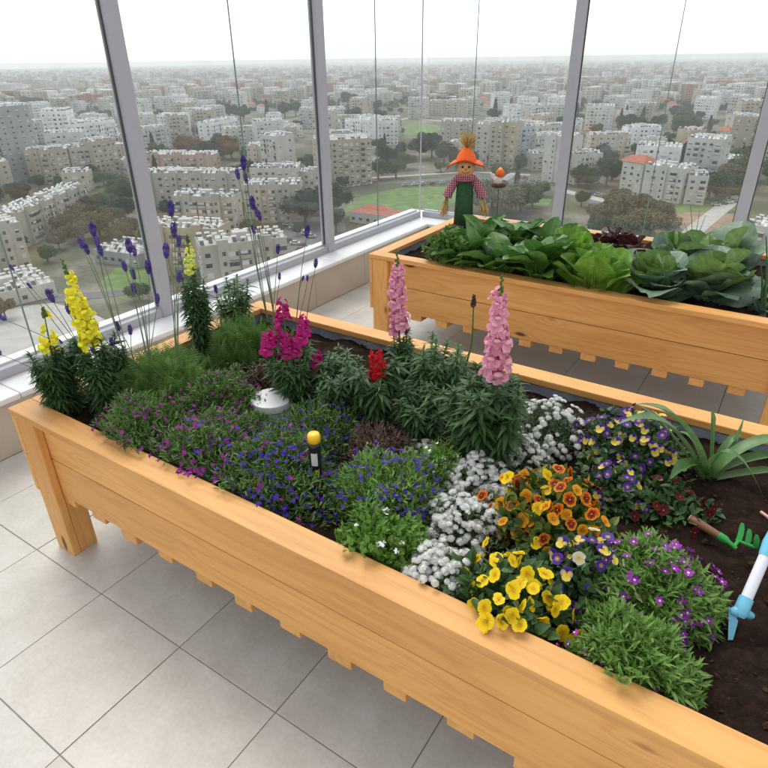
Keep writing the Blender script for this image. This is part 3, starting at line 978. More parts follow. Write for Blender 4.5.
# ----- trees
def crown_mesh(name, rx, rz, n, size, mat, cone=False, seed=0, lobes=18):
    R = np.random.default_rng(seed)
    g = G()
    T = (np.array([(-.5, -.35, 0), (0, -.5, .12), (.5, -.3, 0), (.45, .4, -.05), (0, .5, .1), (-.5, .35, 0)]), [(0, 1, 2, 3), (0, 3, 4, 5)])
    if cone:
        h = R.random(n) ** .8
        a = R.random(n) * 2 * PI
        rr = rx * (1 - h) ** .7 * np.sqrt(R.uniform(.5, 1, n)) + .1
        P = np.stack([rr*np.cos(a), rr*np.sin(a), .6 + h*rz*2], -1)
        D0 = np.stack([np.cos(a)*.4, np.sin(a)*.4, np.ones(n)], -1)
    else:
        c = R.normal(size=(lobes, 3)); c = unit(c) * R.uniform(.25, .82, (lobes, 1)); c[:, 2] = np.abs(c[:, 2]) * .9 - .15
        lr = R.uniform(.18, .46, lobes)
        k = R.integers(0, lobes, n)
        d = unit(R.normal(size=(n, 3)))
        P = (c[k] + d * (lr[k] * R.uniform(.3, 1.25, n) ** .5)[:, None])
        P = P * np.array([rx, rx, rz]) + np.array([0, 0, rz*1.05])
        D0 = d + np.array([0, 0, .4])
    N0 = unit(D0) + R.normal(0, .5, (n, 3))
    D = np.cross(N0, R.normal(size=(n, 3)))
    s = size * R.uniform(.6, 1.3, n)
    g.inst(T, frames(D, N0, s), P, rnd=R.random(n))
    return g.mesh(name, [mat])

def trunk_mesh(h, r, seed):
    R = random.Random(seed)
    g = G().tube([(0, 0, -.3), (.1, .05, h*.5), (0, .1, h)], [r*1.3, r, r*.6], 7)
    for k in range(5):
        a = k*2*PI/5 + R.random()
        g.tube([(0, .05, h*.6), (math.cos(a)*h*.35, math.sin(a)*h*.35, h*1.0), (math.cos(a)*h*.6, math.sin(a)*h*.6, h*1.3)], [r*.5, r*.35, r*.15], 5)
    return g.mesh('trunk', [plain('tree_bark_%d' % seed, (0.11, 0.085, 0.065), 0.95, noise=.3, scale=2)])

TM = {
 'green': leafmat('town_leaf_green', [(0.04, 0.072, 0.024), (0.085, 0.13, 0.04), (0.06, 0.10, 0.034)], .7, .15, spec=.15),
 'dark': leafmat('town_leaf_dark', [(0.015, 0.034, 0.016), (0.034, 0.062, 0.028), (0.022, 0.046, 0.02)], .7, .1, spec=.15),
 'brown': leafmat('town_leaf_olive', [(0.10, 0.095, 0.05), (0.16, 0.15, 0.08), (0.12, 0.12, 0.06), (0.20, 0.17, 0.11)], .8, .1, spec=.1),
 'rust': leafmat('town_leaf_rust', [(0.20, 0.075, 0.03), (0.28, 0.11, 0.045), (0.16, 0.06, 0.03)], .8, .1, spec=.1),
}
TREES = {}
for kd, rx, rz, n, sz, cone, h in (('green', 4.2, 3.4, 5200, .36, False, 3.0), ('dark', 4.5, 4.2, 5600, .36, False, 3.2), ('brown', 5.0, 3.4, 5200, .36, False, 2.8), ('rust', 4.2, 4.0, 4600, .36, False, 3), ('cypress', 1.5, 5.2, 2400, .3, True, 1.5)):
    TREES[kd] = [(crown_mesh('crown', rx, rz, n, sz, TM['dark' if kd == 'cypress' else kd], cone, 11*q + len(kd)), trunk_mesh(h, .28, q)) for q in range(2)]
TLAB = {'green': ('mid green broad tree among the town blocks', 'broad green town trees'),
        'dark': ('dark evergreen round tree among the town blocks', 'dark round town trees'),
        'brown': ('olive brown thin crowned tree in the town gardens', 'olive brown town trees'),
        'rust': ('rust orange tree standing behind the pinkish slab', None),
        'cypress': ('narrow dark cypress among the town blocks', 'town cypresses')}
def tree(kd, x, y, s, q, label=None):
    l, gr = TLAB[kd]
    if not label:
        size_ = 'small' if s < 1.35 else ('mid sized' if s < 2.0 else 'large')
        l = near_mark(x, y, None, size_ + ' ' + {'green': 'green broad tree', 'dark': 'dark round tree', 'brown': 'olive brown tree', 'cypress': 'dark cypress', 'rust': ''}[kd])
    r = empty(kd + '_tree' if kd == 'cypress' else 'town_tree', (x, y, GZ), q * 1.7, label or l, 'tree', None if label else 'town trees: ' + l)
    r.scale = (s * (1 + .12*math.sin(q*3.1)), s * (1 + .12*math.cos(q*2.3)), s)
    cm, tm = TREES[kd][q % 2]
    link('crown', cm, r); link('trunk', tm, r)
    return r
def tpx(kd, u, v, s, q, label=None):
    p = gpt(u, v)
    tree(kd, p.x, p.y, s, q, label)
q = 0
for (kd, u, v, s) in [('brown', 68, 236, 1.5), ('brown', 84, 240, 1.6), ('brown', 100, 236, 1.7), ('green', 114, 228, 1.7), ('dark', 126, 222, 1.6), ('brown', 76, 222, 1.5),
    ('brown', 94, 216, 1.6), ('green', 110, 210, 1.5), ('brown', 60, 250, 1.2), ('brown', 120, 244, 1.5), ('green', 48, 262, 1.0), ('green', 132, 236, 1.4),
    ('dark', 306, 226, 2.0), ('dark', 322, 222, 2.3), ('dark', 332, 216, 1.9), ('green', 314, 212, 1.8), ('dark', 300, 214, 1.4),
    ('dark', 336, 232, 1.3), ('green', 378, 180, 2.0), ('dark', 386, 172, 2.2), ('green', 396, 178, 1.8), ('green', 404, 170, 1.9), ('dark', 420, 160, 2.2), ('dark', 432, 158, 2.4), ('dark', 444, 164, 2.0), ('green', 426, 148, 2.2),
    ('brown', 492, 208, 2.2), ('brown', 505, 214, 2.4), ('green', 520, 212, 2.3), ('green', 532, 208, 1.8), ('brown', 480, 214, 2.0),
    ('green', 578, 186, 2.0), ('green', 586, 188, 1.8), ('dark', 606, 186, 2.0), ('green', 612, 180, 2.0), ('green', 540, 156, 2.0), ('green', 550, 152, 1.8),
    ('brown', 606, 222, 1.6), ('brown', 622, 226, 2.5), ('green', 640, 222, 2.0), ('brown', 656, 226, 1.7), ('brown', 630, 238, 1.9), ('green', 598, 236, 1.5), ('brown', 648, 240, 2.1),
    ('dark', 676, 170, 2.2), ('dark', 686, 170, 2.4), ('dark', 694, 168, 2.0), ('green', 668, 172, 1.8), ('green', 708, 200, 2.2), ('green', 716, 196, 2.3), ('brown', 726, 192, 2.4), ('green', 738, 184, 2.4), ('brown', 746, 180, 2.4), ('green', 732, 172, 2.4),
    ('green', 676, 138, 3.0), ('green', 690, 136, 3.2), ('green', 684, 128, 3.0), ('dark', 625, 132, 2.2), ('dark', 634, 132, 2.0), ('cypress', 640, 134, 2.2), ('cypress', 619, 130, 1.8),
    ('dark', 208, 142, 2.0), ('dark', 224, 158, 2.4), ('dark', 218, 164, 2.0), ('green', 232, 160, 2.2), ('dark', 205, 160, 1.8),
    ('rust', 188, 160, 2.6), ('dark', 142, 128, 2.2), ('green', 158, 160, 2.0), ('green', 168, 162, 1.8),
    ('green', 66, 150, 2.0), ('green', 80, 148, 1.8), ('dark', 92, 182, 1.4), ('green', 104, 186, 1.5), ('dark', 40, 190, 1.2), ('green', 20, 196, 1.4),
    ('dark', 285, 118, 2.6), ('cypress', 268, 124, 2.4), ('dark', 296, 116, 2.4), ('dark', 355, 124, 2.4), ('dark', 340, 132, 2.2), ('dark', 348, 108, 3), ('green', 365, 112, 3),
    ('cypress', 494, 128, 2.6), ('dark', 30, 112, 3), ('dark', 44, 114, 3), ('green', 58, 110, 3), ('dark', 10, 108, 3), ('dark', 90, 106, 3), ('dark', 230, 120, 2.6), ('dark', 244, 122, 2.6),
    ('green', 252, 236, 1.2), ('green', 246, 246, 1.0), ('green', 140, 300, 1.0), ('brown', 6, 318, 1.0),
    ('green', 165, 193, 1.1), ('dark', 232, 191, 1.2), ('green', 244, 214, 1.1), ('dark', 168, 217, 1.1), ('green', 152, 244, 1.2), ('brown', 170, 246, 1.0), ('green', 196, 284, .9), ('dark', 232, 252, .9),
    ('green', 246, 268, .8), ('green', 298, 236, .8), ('dark', 240, 180, 1.3), ('green', 292, 203, 1.1), ('green', 22, 250, 1.0), ('dark', 12, 240, 1.1), ('green', 52, 208, 1.3), ('brown', 68, 198, 1.3), ('green', 122, 192, 1.4),
    ('dark', 132, 204, 1.3), ('green', 565, 172, 1.7), ('dark', 572, 162, 1.8), ('green', 660, 182, 1.4), ('dark', 712, 166, 1.8), ('green', 650, 162, 1.8), ('dark', 602, 162, 1.7), ('green', 540, 196, 1.2), ('dark', 456, 170, 1.8), ('green', 466, 168, 1.6)]:
    q += 1
    tpx(kd, u, v, s, q, TLAB['rust'][0] if kd == 'rust' else None)
    p = gpt(u, v); OCC.append((p.x, p.y, 4.0 * s))

# ----- the remaining blocks of the town, away from those above
PROT = []
for (Lx, Dy, fl_, kd, sd_) in ((30, 11, 5, 'slab', 51), (22, 12, 6, 'slab', 52), (16, 13, 4, 'white', 53), (24, 12, 7, 'white', 54), (13, 12, 3, 'balcony', 55), (12, 11, 2, 'villa', 56), (18, 14, 8, 'balcony', 57), (14, 12, 3, 'blind', 58)):
    PROT.append((block_parts(Lx, Dy, fl_, kd, sd_)[0], Lx, Dy, kd, fl_))
PLAB = {'slab': 'slab', 'white': 'block', 'balcony': 'block with balconies', 'villa': 'house with red roof', 'blind': 'block with bare gables'}
NOGO = [(gpt(188, 158).x, gpt(188, 158).y, 26), (gpt(188, 168).x, gpt(188, 168).y, 26), (gpt(186, 176).x, gpt(186, 176).y, 20)] + [(gpt(u, v).x, gpt(u, v).y, r) for u, v, r in ((360, 205, 30), (395, 200, 40), (430, 195, 40), (410, 180, 16), (380, 183, 14), (440, 178, 16), (470, 176, 16), (500, 178, 16), (525, 182, 18),
        (555, 190, 20), (590, 198, 20), (520, 198, 24), (630, 208, 20), (670, 210, 20), (715, 208, 20), (415, 128, 60), (300, 240, 26), (330, 235, 22))]
R = random.Random(5)
cols = [BEI, PALE, WHT, PALE, (0.62, 0.61, 0.57), TAN, (0.68, 0.68, 0.68), (0.54, 0.50, 0.42)]
cnt = 0
tries = 0
while cnt < 235 and tries < 9000:
    tries += 1
    u = R.uniform(-60, 830)
    v = 101 + (R.random() ** 1.15) * 92
    p = gpt(u, v)
    pr_ = R.choice(PROT if v > 128 else PROT[:4] + PROT[5:7])
    rad = math.hypot(pr_[1], pr_[2]) / 2 * .85
    cx, cy = p.x, p.y + pr_[2] / 2
    if any((cx-a)**2 + (cy-c)**2 < (rad + e*.92)**2 for a, c, e in OCC): continue
    if any((cx-a)**2 + (cy-c)**2 < (rad + e)**2 for a, c, e in NOGO): continue
    OCC.append((cx, cy, rad))
    c = R.choice(cols)
    if pr_[3] == 'white': c = R.choice((WHT, (0.68, 0.68, 0.68), PALE))
    tone = 'white' if c[0] > .6 else ('tan' if c is TAN else 'beige')
    nm = 'villa' if pr_[3] == 'villa' else 'apartment_block'
    j = R.uniform(.9, 1.08)
    lab = near_mark(p.x, p.y, None, '%s %s storey %s' % (tone, {2: 'two', 3: 'three', 4: 'four', 5: 'five', 6: 'six', 7: 'seven', 8: 'eight'}[pr_[4]], PLAB[pr_[3]]))
    place(pr_[0], (p.x, p.y, GZ), math.radians(R.choice((-18, 12, 30, 42, 55, 75)) + R.uniform(-6, 6)), tuple(x*j for x in c), lab, 'town blocks: ' + lab, nm, (R.uniform(.9, 1.1), 1, 1))
    cnt += 1
tcount = 0; tries = 0
while tcount < 270 and tries < 9000:
    tries += 1
    u = R.uniform(-50, 820); v = 99 + (R.random() ** 1.2) * 110
    p = gpt(u, v)
    kd = R.choice(('green', 'dark', 'green', 'dark', 'brown', 'cypress'))
    s = R.uniform(.9, 1.9)
    if any((p.x-a)**2 + (p.y-c)**2 < (2.2*s + e*.8)**2 for a, c, e in OCC): continue
    if any((p.x-a)**2 + (p.y-c)**2 < (e)**2 for a, c, e in NOGO): continue
    q += 1
    tree(kd, p.x, p.y, s, q); tcount += 1
    OCC.append((p.x, p.y, 2.2*s))

# far-off mass of houses and trees that reads as one carpet up to the skyline
g = G(); gt = G()
N = 6500
uu = rng.uniform(-90, 860, N); dd = 1150 * (1 + 3.6 * rng.random(N) ** 1.25)
for i in range(N):
    d = FW * FPX * 768 + RT * (uu[i] - 384); d.z = 0; d.normalize()
    x, y = CAM.x + d.x * dd[i], CAM.y + d.y * dd[i]
    lx, ly, h = rng.uniform(5, 14), rng.uniform(5, 10), rng.choice([6, 9, 12, 15, 22, 26])
    an = rng.uniform(0, PI)
    ca, sa = math.cos(an), math.sin(an)
    V = [(x + ca*a - sa*c, y + sa*a + ca*c, GZ + z) for z in (-1, h) for a, c in ((-lx, -ly), (lx, -ly), (lx, ly), (-lx, ly))]
    g.add(V, [(4, 5, 6, 7), (0, 1, 5, 4), (1, 2, 6, 5), (2, 3, 7, 6), (3, 0, 4, 7)], 0, rng.random())
mt, t, o = newmat('far_houses')
b = nd(t, 'ShaderNodeBsdfPrincipled', i_Roughness=0.9)
a = nd(t, 'ShaderNodeAttribute', attribute_name='rnd')
r1 = ramp(t, [(0, (0.36, 0.33, 0.28)), (.3, (0.56, 0.54, 0.50)), (.6, (0.70, 0.70, 0.70)), (.85, (0.42, 0.37, 0.30)), (.93, (0.42, 0.22, 0.16))], 'CONSTANT')
t.links.new(a.outputs['Fac'], r1.inputs[0])
tcn = nd(t, 'ShaderNodeTexCoord')
br = nd(t, 'ShaderNodeTexVoronoi', i_Scale=0.28, distance='CHEBYCHEV', i_Randomness=0.15)
t.links.new(tcn.outputs['Object'], br.inputs['Vector'])
r2 = ramp(t, [(0.27, (0.25, 0.26, 0.28)), (0.33, (1, 1, 1))])
t.links.new(br.outputs['Distance'], r2.inputs[0])
geo = nd(t, 'ShaderNodeNewGeometry')
sx = nd(t, 'ShaderNodeSeparateXYZ'); t.links.new(geo.outputs['Normal'], sx.inputs[0])
c1 = mix(t, r1.outputs[0], r2.outputs[0], 1.0, 'MULTIPLY')
c2 = mix(t, c1, r1.outputs[0], sx.outputs['Z'])
t.links.new(c2, b.inputs['Base Color']); t.links.new(b.outputs[0], o.inputs[0])
tag(g.build('distant_town', mt), 'hazy carpet of far small houses up to the skyline', 'town', kind='stuff')
N = 7000
uu = rng.uniform(-90, 860, N); dd = 1000 * (1 + 4.2 * rng.random(N) ** 1.2)
Tm = (np.array([(-.5, -.35, 0), (0, -.5, .12), (.5, -.3, 0), (.45, .4, -.05), (0, .5, .1), (-.5, .35, 0)]), [(0, 1, 2, 3), (0, 3, 4, 5)])
D2 = np.array([(FW * FPX * 768 + RT * (u - 384))[:2] for u in uu]); D2 = unit(D2)
base = np.stack([CAM.x + D2[:, 0]*dd, CAM.y + D2[:, 1]*dd, np.full(N, GZ)], -1)
K = 16
Pn = np.repeat(base, K, 0)
o3 = unit(rng.normal(size=(N*K, 3))) * rng.uniform(.6, 1, (N*K, 1)); o3[:, 2] = np.abs(o3[:, 2])
sc_ = np.repeat(rng.uniform(4, 10, N), K)
Pn = Pn + o3 * sc_[:, None] * np.array([1, 1, .9]) + np.array([0, 0, 1.0])
gt.inst(Tm, frames(np.cross(o3, rng.normal(size=(N*K, 3))), o3, sc_ * .75), Pn, rnd=np.repeat(rng.random(N), K))
tag(gt.build('distant_woods', leafmat('far_woods', [(0.03, 0.05, 0.025), (0.06, 0.08, 0.035), (0.08, 0.08, 0.05)], .9, 0.0, spec=.05)), 'far tree cover scattered through the hazy town', 'trees', kind='stuff')

# ----- parked cars
CARP = G()
CARP.box(-2.1, 2.1, -.85, .85, .35, .95)
CARP.add([(-1.5, -.78, .95), (1.2, -.78, .95), (1.2, .78, .95), (-1.5, .78, .95), (-1.0, -.65, 1.5), (.6, -.65, 1.5), (.6, .65, 1.5), (-1.0, .65, 1.5)], [(4, 5, 6, 7)])
body = CARP.mesh('body', [objcol('car_paint', .3, .05, 1, False)])
gl = G().add([(-1.5, -.78, .96), (1.2, -.78, .96), (1.2, .78, .96), (-1.5, .78, .96), (-1.0, -.65, 1.49), (.6, -.65, 1.49), (.6, .65, 1.49), (-1.0, .65, 1.49)], [(0, 1, 5, 4), (1, 2, 6, 5), (2, 3, 7, 6), (3, 0, 4, 7)]).mesh('window', [WGLASS])
wh = G().tube([(0, -.11, 0), (0, .11, 0)], .33, 10).mesh('wheel', [GASKET])
CC = [('white', (.7, .7, .7)), ('silver', (.45, .46, .48)), ('dark grey', (.08, .08, .09)), ('red', (.4, .05, .04)), ('blue', (.06, .12, .3))]
ci = 0
for (u, v, n, du, dv, rz) in ((288, 226, 5, 6, 3, .5), (283, 240, 6, 6.5, 2.4, .5), (276, 254, 5, 8, 3, .5), (300, 262, 3, 9, 2, .6), (345, 188, 6, 6, -.9, .2), (405, 186, 5, 9, -.5, 1.2), (592, 194, 4, 6, 2, .6), (620, 203, 3, 8, 2, .6), (300, 251, 3, 8, 2, .5), (520, 178, 4, 6, 1.5, .4), (716, 206, 4, 6, -1.2, .3)):
    for k in range(n):
        cn, cc = CC[R.choice((0, 0, 0, 1, 1, 2, 3, 4))]
        p = gpt(u + k*du + R.uniform(-1, 1), v + k*dv)
        r = empty('parked_car', (p.x, p.y, GZ + .25), rz + R.uniform(-.1, .1), near_mark(p.x, p.y, None, '%s car parked' % cn), 'car', 'parked cars: ' + near_mark(p.x, p.y, None, '%s car' % cn))
        link('body', body, r).color = (*cc, 1)
        link('window', gl, r)
        for sx_ in (-1.3, 1.3):
            for sy_ in (-.78, .78): link('wheel', wh, r, (sx_, sy_, .33))

# ----- street lamp by the road
p = gpt(672, 224)
top = z_at((p.x, p.y, GZ), 186)
r = empty('street_lamp', tuple(p), math.radians(205), 'tall street lamp with a curved arm beside the cream blocks', 'street lamp')
hh = top - GZ
LAMPM = plain('lamp_grey', (.22, .23, .24), .5, noise=.1)
G().tube([(0, 0, 0), (0, 0, hh*.6), (0, 0, hh*.9)], [.22, .16, .12], 8).build('pole', LAMPM, r)
G().tube([(0, 0, hh*.89), (.3, 0, hh*.96), (1.0, 0, hh), (2.2, 0, hh*.985)], [.12, .11, .1, .09], 8).build('arm', LAMPM, r)
G().sphere((2.6, 0, hh*.975), (.6, .25, .14)).build('lamp_head', LAMPM, r)

# ----- haze
m, t, o = newmat('air_haze')
pv = nd(t, 'ShaderNodeVolumePrincipled')
pv.inputs['Color'].default_value = (0.90, 0.93, 0.96, 1)
pv.inputs['Density'].default_value = 0.00021
pv.inputs['Anisotropy'].default_value = 0.2
t.links.new(pv.outputs[0], o.inputs['Volume'])
hz = G().box(-8900, 8900, -2900, 11900, GZ - 1.0, 3.2).build('haze', m)
tag(hz, 'thin pale haze in the air over the town', 'haze', kind='stuff')
# ------------------------------------------------------------------ plants: templates
def leaf_t(W=0.3, seg=4, fold=0.25, droop=0.35, prof='lance', lift=0.0):
    V, F = [], []
    for i in range(seg + 1):
        t_ = i / seg
        if prof == 'lance': w = W/2 * math.sin(PI * min(1, t_ ** 0.75 * 0.97 + 0.03))
        elif prof == 'ovate': w = W/2 * math.sin(PI * min(1, t_ ** 0.62 * 0.96 + 0.04)) ** 0.75
        else: w = W/2 * min(1, 3*(1-t_)) * (0.75 + 0.25*t_)
        z = lift*t_ - droop*t_*t_
        V += [(-w, t_, z + fold*w), (0, t_, z), (w, t_, z + fold*w)]
    for i in range(seg):
        F += [(3*i, 3*i+1, 3*i+4, 3*i+3), (3*i+1, 3*i+2, 3*i+5, 3*i+4)]
    return np.array(V), np.array(F)

def diamond_t(W=0.28, fold=0.3, droop=0.15):
    return np.array([(0, 0, 0), (W/2, .45, fold*W/2), (0, 1, -droop), (-W/2, .45, fold*W/2), (0, .5, -.02)]), np.array([(0, 1, 4), (1, 2, 4), (4, 2, 3), (0, 4, 3)])

def petal_pts(L, W, n=7, base=0.12):
    """fan of a round petal along +y: origin, inner ring, outer ring"""
    a = np.linspace(-0.82*PI/1.0, 0.82*PI/1.0, n)
    rim = np.stack([np.sin(a)*W/2, L*0.55 + np.cos(a)*L*0.45, np.zeros(n)], -1)
    mid = rim * np.array([0.62, 0.55, 1])
    V = np.vstack([[(0, base*0, 0)], mid, rim])
    F3 = [(0, 1+i+1, 1+i) for i in range(n-1)]
    F4 = [(1+i, 2+i, 2+i+n, 1+i+n) for i in range(n-1)]
    return V, F3, F4

def rotz(V, a):
    c, s = math.cos(a), math.sin(a)
    return V @ np.array([[c, s, 0], [-s, c, 0], [0, 0, 1]])

def pansy_mesh(name, mat, kind, seed):
    R = np.random.default_rng(seed)
    g = G()
    specs = [(25, .50, .56, -.035, 'u'), (-25, .50, .56, -.025, 'u'), (88, .46, .48, .0, 's'), (-88, .46, .48, .005, 's'), (180, .50, .66, .02, 'd')]
    for (deg, L_, W_, z, role) in specs:
        V, F3, F4 = petal_pts(L_ * R.uniform(.93, 1.07), W_ * R.uniform(.93, 1.07))
        n = 7
        r = np.hypot(V[:, 0], V[:, 1])
        V = V.copy()
        V[:, 2] = z + 0.35*r*r*(0.6 if role != 'u' else .3) - .02
        V[8:, 2] += R.normal(0, .022, n)
        V = rotz(V, -math.radians(deg))
        C = np.zeros((len(V), 3))
        if kind == 'yellow':
            c0, c1, c2 = (.60, .26, .005), (.95, .66, .010), (.98, .76, .020)
        elif kind == 'orange':
            if role == 'u': c0, c1, c2 = (.16, .008, .005), (.40, .03, .006), (.85, .24, .010)
            else: c0, c1, c2 = (.10, .004, .004), (.26, .014, .005), (.92, .36, .012)
        elif kind == 'amber':
            c0, c1, c2 = (.25, .03, .006), (.85, .34, .01), (.92, .48, .015)
        elif kind == 'viola':
            if role == 'u': c0, c1, c2 = (.05, .015, .16), (.055, .018, .22), (.10, .035, .32)
            elif role == 's': c0, c1, c2 = (.75, .50, .02), (.80, .66, .14), (.35, .24, .42)
            else: c0, c1, c2 = (.85, .50, .01), (.90, .68, .06), (.88, .74, .20)
        elif kind == 'purple':
            c0, c1, c2 = (.80, .55, .03), (.07, .02, .26), (.12, .05, .36)
        elif kind == 'pale':
            c0, c1, c2 = (.85, .55, .02), (.80, .76, .45), (.75, .74, .62)
        else:
            c0, c1, c2 = (.05, .004, .006), (.11, .006, .012), (.17, .010, .018)
        C[0] = c0; C[1:8] = c1; C[8:] = c2
        k0 = g.n
        g.add(V, F3, 0, .5, C)
        g.F.append((np.array(F4) + k0, 0))
    # eye
    V = np.array([(0, 0, .012), (.055, .03, .03), (0, -.075, .03), (-.055, .03, .03)])
    g.add(V, [(0, 2, 1), (0, 3, 2), (0, 1, 3)], 0, .5, np.tile((.9, .62, .03), (4, 1)))
    return g.mesh(name, [mat], smooth=True)

def flower5_t(n=5, L=.5, W=.36, cup=.12):
    V, F = [], []
    for k in range(n):
        a = 2*PI*k/n
        P = np.array([(0, 0, 0), (W/2, L*.62, cup*.6), (W*.22, L, cup), (-W*.22, L, cup), (-W/2, L*.62, cup*.6)])
        P = rotz(P, a)
        b_ = len(V)
        V += list(P)
        F += [(b_, b_+1, b_+2, b_+3), (b_, b_+3, b_+4, b_+4)]
    F4 = [f for f in F if len(set(f)) == 4]
    F3 = [f[:3] for f in F if len(set(f)) == 3]
    V = np.array(V)
    F = np.array([(a, c, d, d2) for a, c, d, d2 in F4])
    T3 = np.array(F3)
    return V, F, T3

def lobelia_t():
    # three broad lower lobes, two slim upper ones
    V, F = [], []
    for a, L_, W_ in ((0, .55, .34), (52, .55, .36), (-52, .55, .36), (150, .36, .14), (-150, .36, .14)):
        P = np.array([(0, 0, 0), (W_/2, L_*.6, .06), (0, L_, .03), (-W_/2, L_*.6, .06)])
        P = rotz(P, math.radians(a))
        b_ = len(V); V += list(P); F.append((b_, b_+1, b_+2, b_+3))
    return np.array(V), np.array(F)

def snap_floret(name, mat, seed, frill=1.0):
    """two-lipped flower: mouth to +y, up +z"""
    R = np.random.default_rng(seed)
    g = G()
    def lobe(dirv, nrm, L_, W_, curl, org, tone):
        V, F3, F4 = petal_pts(L_, W_)
        V = V.copy()
        r = V[:, 1]
        V[:, 2] = -curl * r * r + np.where(np.arange(len(V)) >= 8, R.normal(0, .045*frill, len(V)), 0)
        Mx = frames(np.array([dirv]), np.array([nrm]))[0]
        V = V @ Mx.T + np.array(org)
        k0 = g.n
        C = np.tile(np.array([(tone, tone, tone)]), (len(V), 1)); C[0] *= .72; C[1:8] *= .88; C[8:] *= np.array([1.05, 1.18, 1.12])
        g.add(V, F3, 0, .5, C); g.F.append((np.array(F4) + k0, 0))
    for s in (-1, 1):
        lobe((s*.42, -.05, 1.0), (0, 1, .1), .52, .48, .5, (s*.08, .38, .14), 1.0)
        lobe((s*.85, .25, -.42), (0, 1, .35), .46, .44, .55, (s*.10, .42, -.05), .97)
    lobe((0, .35, -.9), (0, 1, .5), .46, .46, .5, (0, .45, -.08), .95)
    g.sphere((0, .44, -.02), (.22, .17, .13), 0, 8, 6)
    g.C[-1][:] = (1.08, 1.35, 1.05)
    pr_ = [(.10, -.05), (.17, .1), (.17, .3), (.2, .42)]
    gg = G().lathe(pr_, 8)
    V = gg.V[0][:, [0, 2, 1]]
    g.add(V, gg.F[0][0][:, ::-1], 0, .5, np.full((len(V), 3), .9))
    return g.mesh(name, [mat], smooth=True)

def bezier(p0, p1, p2, n=8):
    t_ = np.linspace(0, 1, n)[:, None]
    p0, p1, p2 = (np.asarray(p, float) for p in (p0, p1, p2))
    return (1-t_)**2*p0 + 2*t_*(1-t_)*p1 + t_**2*p2

# leaf and petal materials
M_SNAP = leafmat('snapdragon_leaf', [(0.026, 0.072, 0.020), (0.052, 0.122, 0.032), (0.038, 0.095, 0.028), (0.075, 0.155, 0.048)], .48, .22, spec=.28)
M_SNAPL = leafmat('light_snapdragon_leaf', [(0.05, 0.12, 0.03), (0.085, 0.18, 0.05), (0.06, 0.14, 0.045), (0.13, 0.22, 0.09)], .45, .25, spec=.35)
M_STEM = plain('green_stem', (0.075, 0.14, 0.04), .55, noise=.2, scale=30)
M_LSTEM = plain('grey_green_stem', (0.13, 0.18, 0.09), .6, noise=.2, scale=30)
M_LOB = leafmat('lobelia_leaf', [(0.055, 0.125, 0.025), (0.10, 0.20, 0.04), (0.075, 0.155, 0.032), (0.15, 0.27, 0.06)], .5, .25)
M_LIME = leafmat('bright_green_leaf', [(0.07, 0.17, 0.02), (0.12, 0.26, 0.035), (0.16, 0.31, 0.05)], .45, .3)
M_NEM = leafmat('narrow_green_leaf', [(0.075, 0.17, 0.025), (0.13, 0.27, 0.045), (0.20, 0.35, 0.075)], .5, .3)
M_FERN = leafmat('ferny_leaf', [(0.08, 0.17, 0.035), (0.14, 0.26, 0.06), (0.20, 0.33, 0.10)], .55, .25)
M_BRONZE = leafmat('bronze_leaf', [(0.13, 0.05, 0.055), (0.10, 0.11, 0.04), (0.20, 0.09, 0.09), (0.16, 0.13, 0.09)], .6, .2)
M_PANSYL = leafmat('pansy_leaf', [(0.028, 0.075, 0.02), (0.05, 0.115, 0.03), (0.075, 0.15, 0.045)], .45, .2)
M_YELG = leafmat('yellow_green_leaf', [(0.10, 0.16, 0.02), (0.19, 0.24, 0.03), (0.07, 0.13, 0.025), (0.05, 0.10, 0.02)], .45, .25)
M_SILV = leafmat('alyssum_leaf', [(0.07, 0.125, 0.05), (0.12, 0.18, 0.085), (0.16, 0.22, 0.12)], .55, .2)
M_PETAL = leafmat('petal_tinted', [(0.88, 0.88, 0.88), (1, 1, 1)], .5, .25, tint=True, spec=.2)
def petalmat(name, cols, tr=.3): return leafmat(name, cols, .5, tr, spec=.2)
def petalmat_t(name, cols, tr=.3): return leafmat(name, cols, .5, tr, tint=True, spec=.2)
F_BLUE = petalmat('lobelia_blue', [(0.045, 0.022, 0.30), (0.075, 0.035, 0.42), (0.12, 0.05, 0.42)])
F_MAG = petalmat('lobelia_magenta', [(0.26, 0.015, 0.22), (0.36, 0.03, 0.30), (0.20, 0.02, 0.24)])
F_PURP = petalmat('purple_flower', [(0.30, 0.025, 0.40), (0.40, 0.045, 0.46), (0.24, 0.03, 0.36)])
F_WHITE = petalmat('white_flower', [(0.80, 0.82, 0.78), (0.90, 0.90, 0.88)], .2)
F_LAV = petalmat('lavender_bract', [(0.055, 0.03, 0.19), (0.10, 0.06, 0.30), (0.17, 0.12, 0.40)], .15)
F_LGREY = petalmat('lavender_calyx', [(0.09, 0.085, 0.13), (0.13, 0.13, 0.16)], .1)
S_YEL = petalmat_t('snapdragon_yellow', [(0.92, 0.74, 0.015), (0.98, 0.85, 0.06)])
S_PYEL = petalmat_t('snapdragon_pale_yellow', [(0.80, 0.80, 0.10), (0.88, 0.88, 0.22)])
S_PINK = petalmat_t('snapdragon_pink', [(0.80, 0.22, 0.38), (0.92, 0.42, 0.56), (0.86, 0.28, 0.46)])
S_MAG = petalmat_t('snapdragon_magenta', [(0.42, 0.008, 0.13), (0.60, 0.025, 0.24), (0.50, 0.012, 0.18)])
S_RED = petalmat_t('snapdragon_red', [(0.50, 0.006, 0.012), (0.65, 0.015, 0.03)])
S_BUD = petalmat('green_bud', [(0.08, 0.14, 0.03), (0.14, 0.2, 0.05)], .1)
SPENT = petalmat('spent_bud', [(0.035, 0.035, 0.02), (0.07, 0.055, 0.035)], .05)

